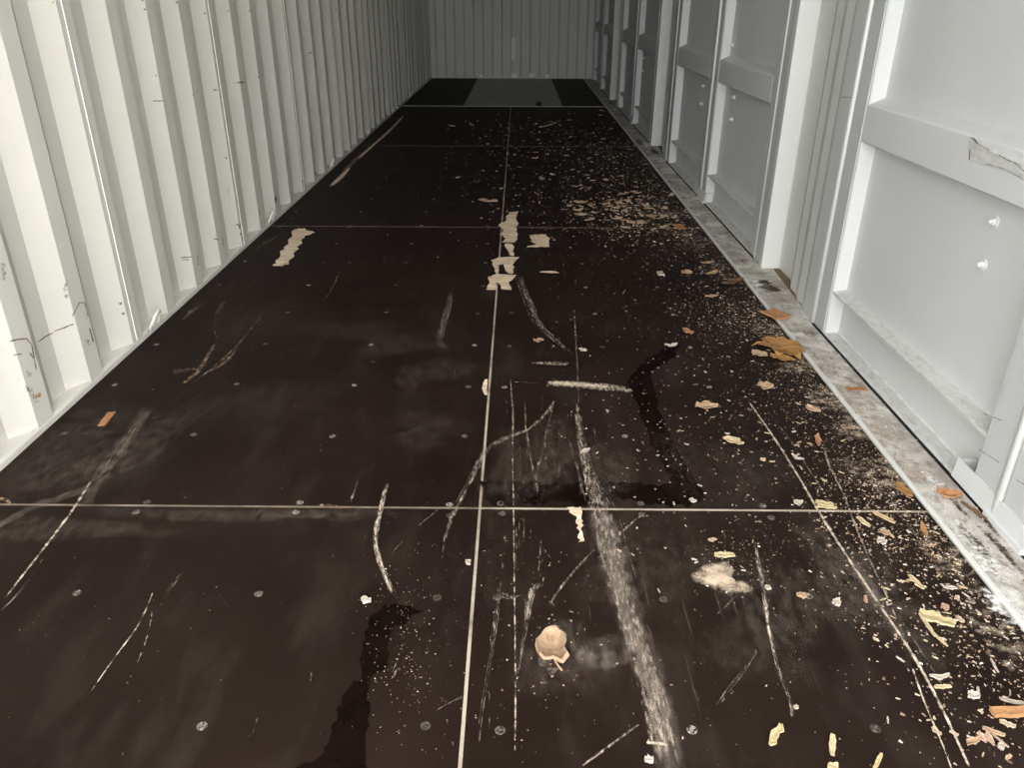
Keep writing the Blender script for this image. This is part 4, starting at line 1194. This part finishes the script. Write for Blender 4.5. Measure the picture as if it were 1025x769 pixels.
def gauss_px(cu, cv, su, sv, xmin=0.05, xmax=2.15):
    while True:
        u = rnd.gauss(cu, su); v = rnd.gauss(cv, sv)
        if v < 92: continue
        P = fl(u, v)
        if xmin < P.x < xmax and P.y < 8.6: return P
far = variant_set('far', 8, ['flake', 'curl', 'splinter', 'flake'], ['chip', 'chip', 'pink', 'chip'], 0.055)
def far_s():
    r = rnd.random()
    if r < 0.45: return gauss_px(632, 212, 20, 6)
    if r < 0.62: return gauss_px(628, 200, 18, 4)
    if r < 0.80: return gauss_px(640, 225, 26, 6)
    return gauss_px(582, 208, 6, 5)
scatter(far, 72, far_s, 'in the dense drift on the far right floor', 'chips in the far drift', smin=0.45, smax=1.15)
tiny_far = variant_set('tinyfar', 6, ['flake', 'splinter', 'curl'], ['chip', 'white', 'chip'], 0.035)
scatter(tiny_far, 70, lambda: gauss_px(rnd.choice([545, 560, 590, 610, 500]), rnd.choice([128, 135, 160, 175, 185]), 28, 8), 'scattered on dark floor before the far steel plate', 'chips at the far end', smin=0.5, smax=1.2)
near = variant_set('near', 8, ['flake', 'splinter', 'curl', 'splinter'], ['chip', 'white', 'chip', 'yellow'], 0.017)
def near_s():
    r = rnd.random()
    if r < .4: return gauss_px(925, 575, 35, 45)
    if r < .8: return gauss_px(815, 420, 40, 40)
    return gauss_px(960, 680, 40, 45)
scatter(near, 90, near_s, 'in the litter strip along the right threshold', 'shavings along the threshold', smin=0.4, smax=1.0)
mid = variant_set('mid', 6, ['flake', 'splinter', 'curl'], ['white', 'chip', 'white'], 0.013)
scatter(mid, 60, lambda: gauss_px(rnd.choice([650, 700, 720, 760]), rnd.choice([330, 380, 430, 470, 560]), 40, 30), 'sprinkled on the middle right floor', 'flakes on the middle floor', smin=0.4, smax=1.0)

# uncountable flecks: one mesh of tiny slivers, tone per sliver
LEAF_C = fl(782, 350)
def flecks(name, label, samplers, zoff):
    v = []; f = []; tone = []
    for (n, smp, s0_, s1_) in samplers:
        for i in range(n):
            P = smp()
            if (P - LEAF_C).length < 0.11: continue
            L = s0_ * (s1_ / s0_) ** (rnd.random() ** 1.8)
            w = L * rnd.uniform(.25, .7)
            a = rnd.uniform(0, 6.28); c, s = math.cos(a), math.sin(a)
            z0 = ground_z(P) + 0.0004 + rnd.uniform(0, .0008); th = L * 0.10 + 0.0002
            t = min(1, max(0, rnd.gauss(.48, .30)))
            n0 = len(v)
            for (px, py, pz) in ((-.5, -.3, 0), (.5, -.5, th * .4), (.45, .5, 0), (-.4, .35, th * .5), (-.4, -.25, th), (.4, -.4, th * 1.6), (.36, .4, th), (-.3, .3, th * 1.7)):
                X = px * L; Y = py * w
                v.append((P.x + X * c - Y * s, P.y + X * s + Y * c, z0 + pz)); tone.append(t)
            f.extend([(n0 + 3, n0 + 2, n0 + 1, n0), (n0 + 4, n0 + 5, n0 + 6, n0 + 7), (n0, n0 + 1, n0 + 5, n0 + 4), (n0 + 1, n0 + 2, n0 + 6, n0 + 5), (n0 + 2, n0 + 3, n0 + 7, n0 + 6), (n0 + 3, n0, n0 + 4, n0 + 7)])
    me = bpy.data.meshes.new(name)
    me.from_pydata(v, [], f)
    at = me.attributes.new('tone', 'FLOAT', 'POINT')
    at.data.foreach_set('value', tone)
    me.materials.append(M['fleck'])
    o = bpy.data.objects.new(name, me)
    COL.objects.link(o)
    tag(o, label, 'debris', kind='stuff')
    return o
def edge_s(y0, y1, wdt, x1=2.155):
    def g():
        return Vector((x1 - abs(rnd.gauss(0, wdt)), rnd.uniform(y0, y1), 0))
    return g
def uni(x0, x1, y0, y1):
    return lambda: Vector((rnd.uniform(x0, x1), rnd.uniform(y0, y1), 0))
flecks('sawdust_flecks', 'fine pale wood flecks sprinkled over the dark floor and threshold', [
    (1900, edge_s(0.7, 1.6, 0.14), 0.0018, 0.009),
    (2600, edge_s(1.3, 2.8, 0.13), 0.0014, 0.006),
    (1500, edge_s(2.4, 4.2, 0.20), 0.002, 0.009),
    (900, edge_s(3.6, 6.5, 0.30), 0.004, 0.018),
    (500, lambda: gauss_px(632, 214, 30, 14), 0.005, 0.020),
    (450, lambda: gauss_px(560, 190, 45, 25), 0.004, 0.016),
    (300, lambda: gauss_px(560, 135, 45, 12), 0.006, 0.024),
    (500, uni(1.3, 2.1, 0.75, 3.6), 0.0015, 0.006),
    (300, lambda: gauss_px(700, 420, 60, 60), 0.003, 0.008),
    (260, lambda: gauss_px(405, 640, 22, 50), 0.0012, 0.0035),
    (160, lambda: gauss_px(540, 640, 40, 60), 0.0012, 0.0045),
    (260, uni(0.1, 1.3, 0.8, 3.5), 0.001, 0.003),
    (120, uni(0.5, 1.4, 3.0, 7.5), 0.003, 0.012),
    (700, edge_s(0.8, 6.5, 0.05, 2.278), 0.002, 0.008),
    (250, lambda: gauss_px(740, 560, 25, 20), 0.0012, 0.004),
], 0)
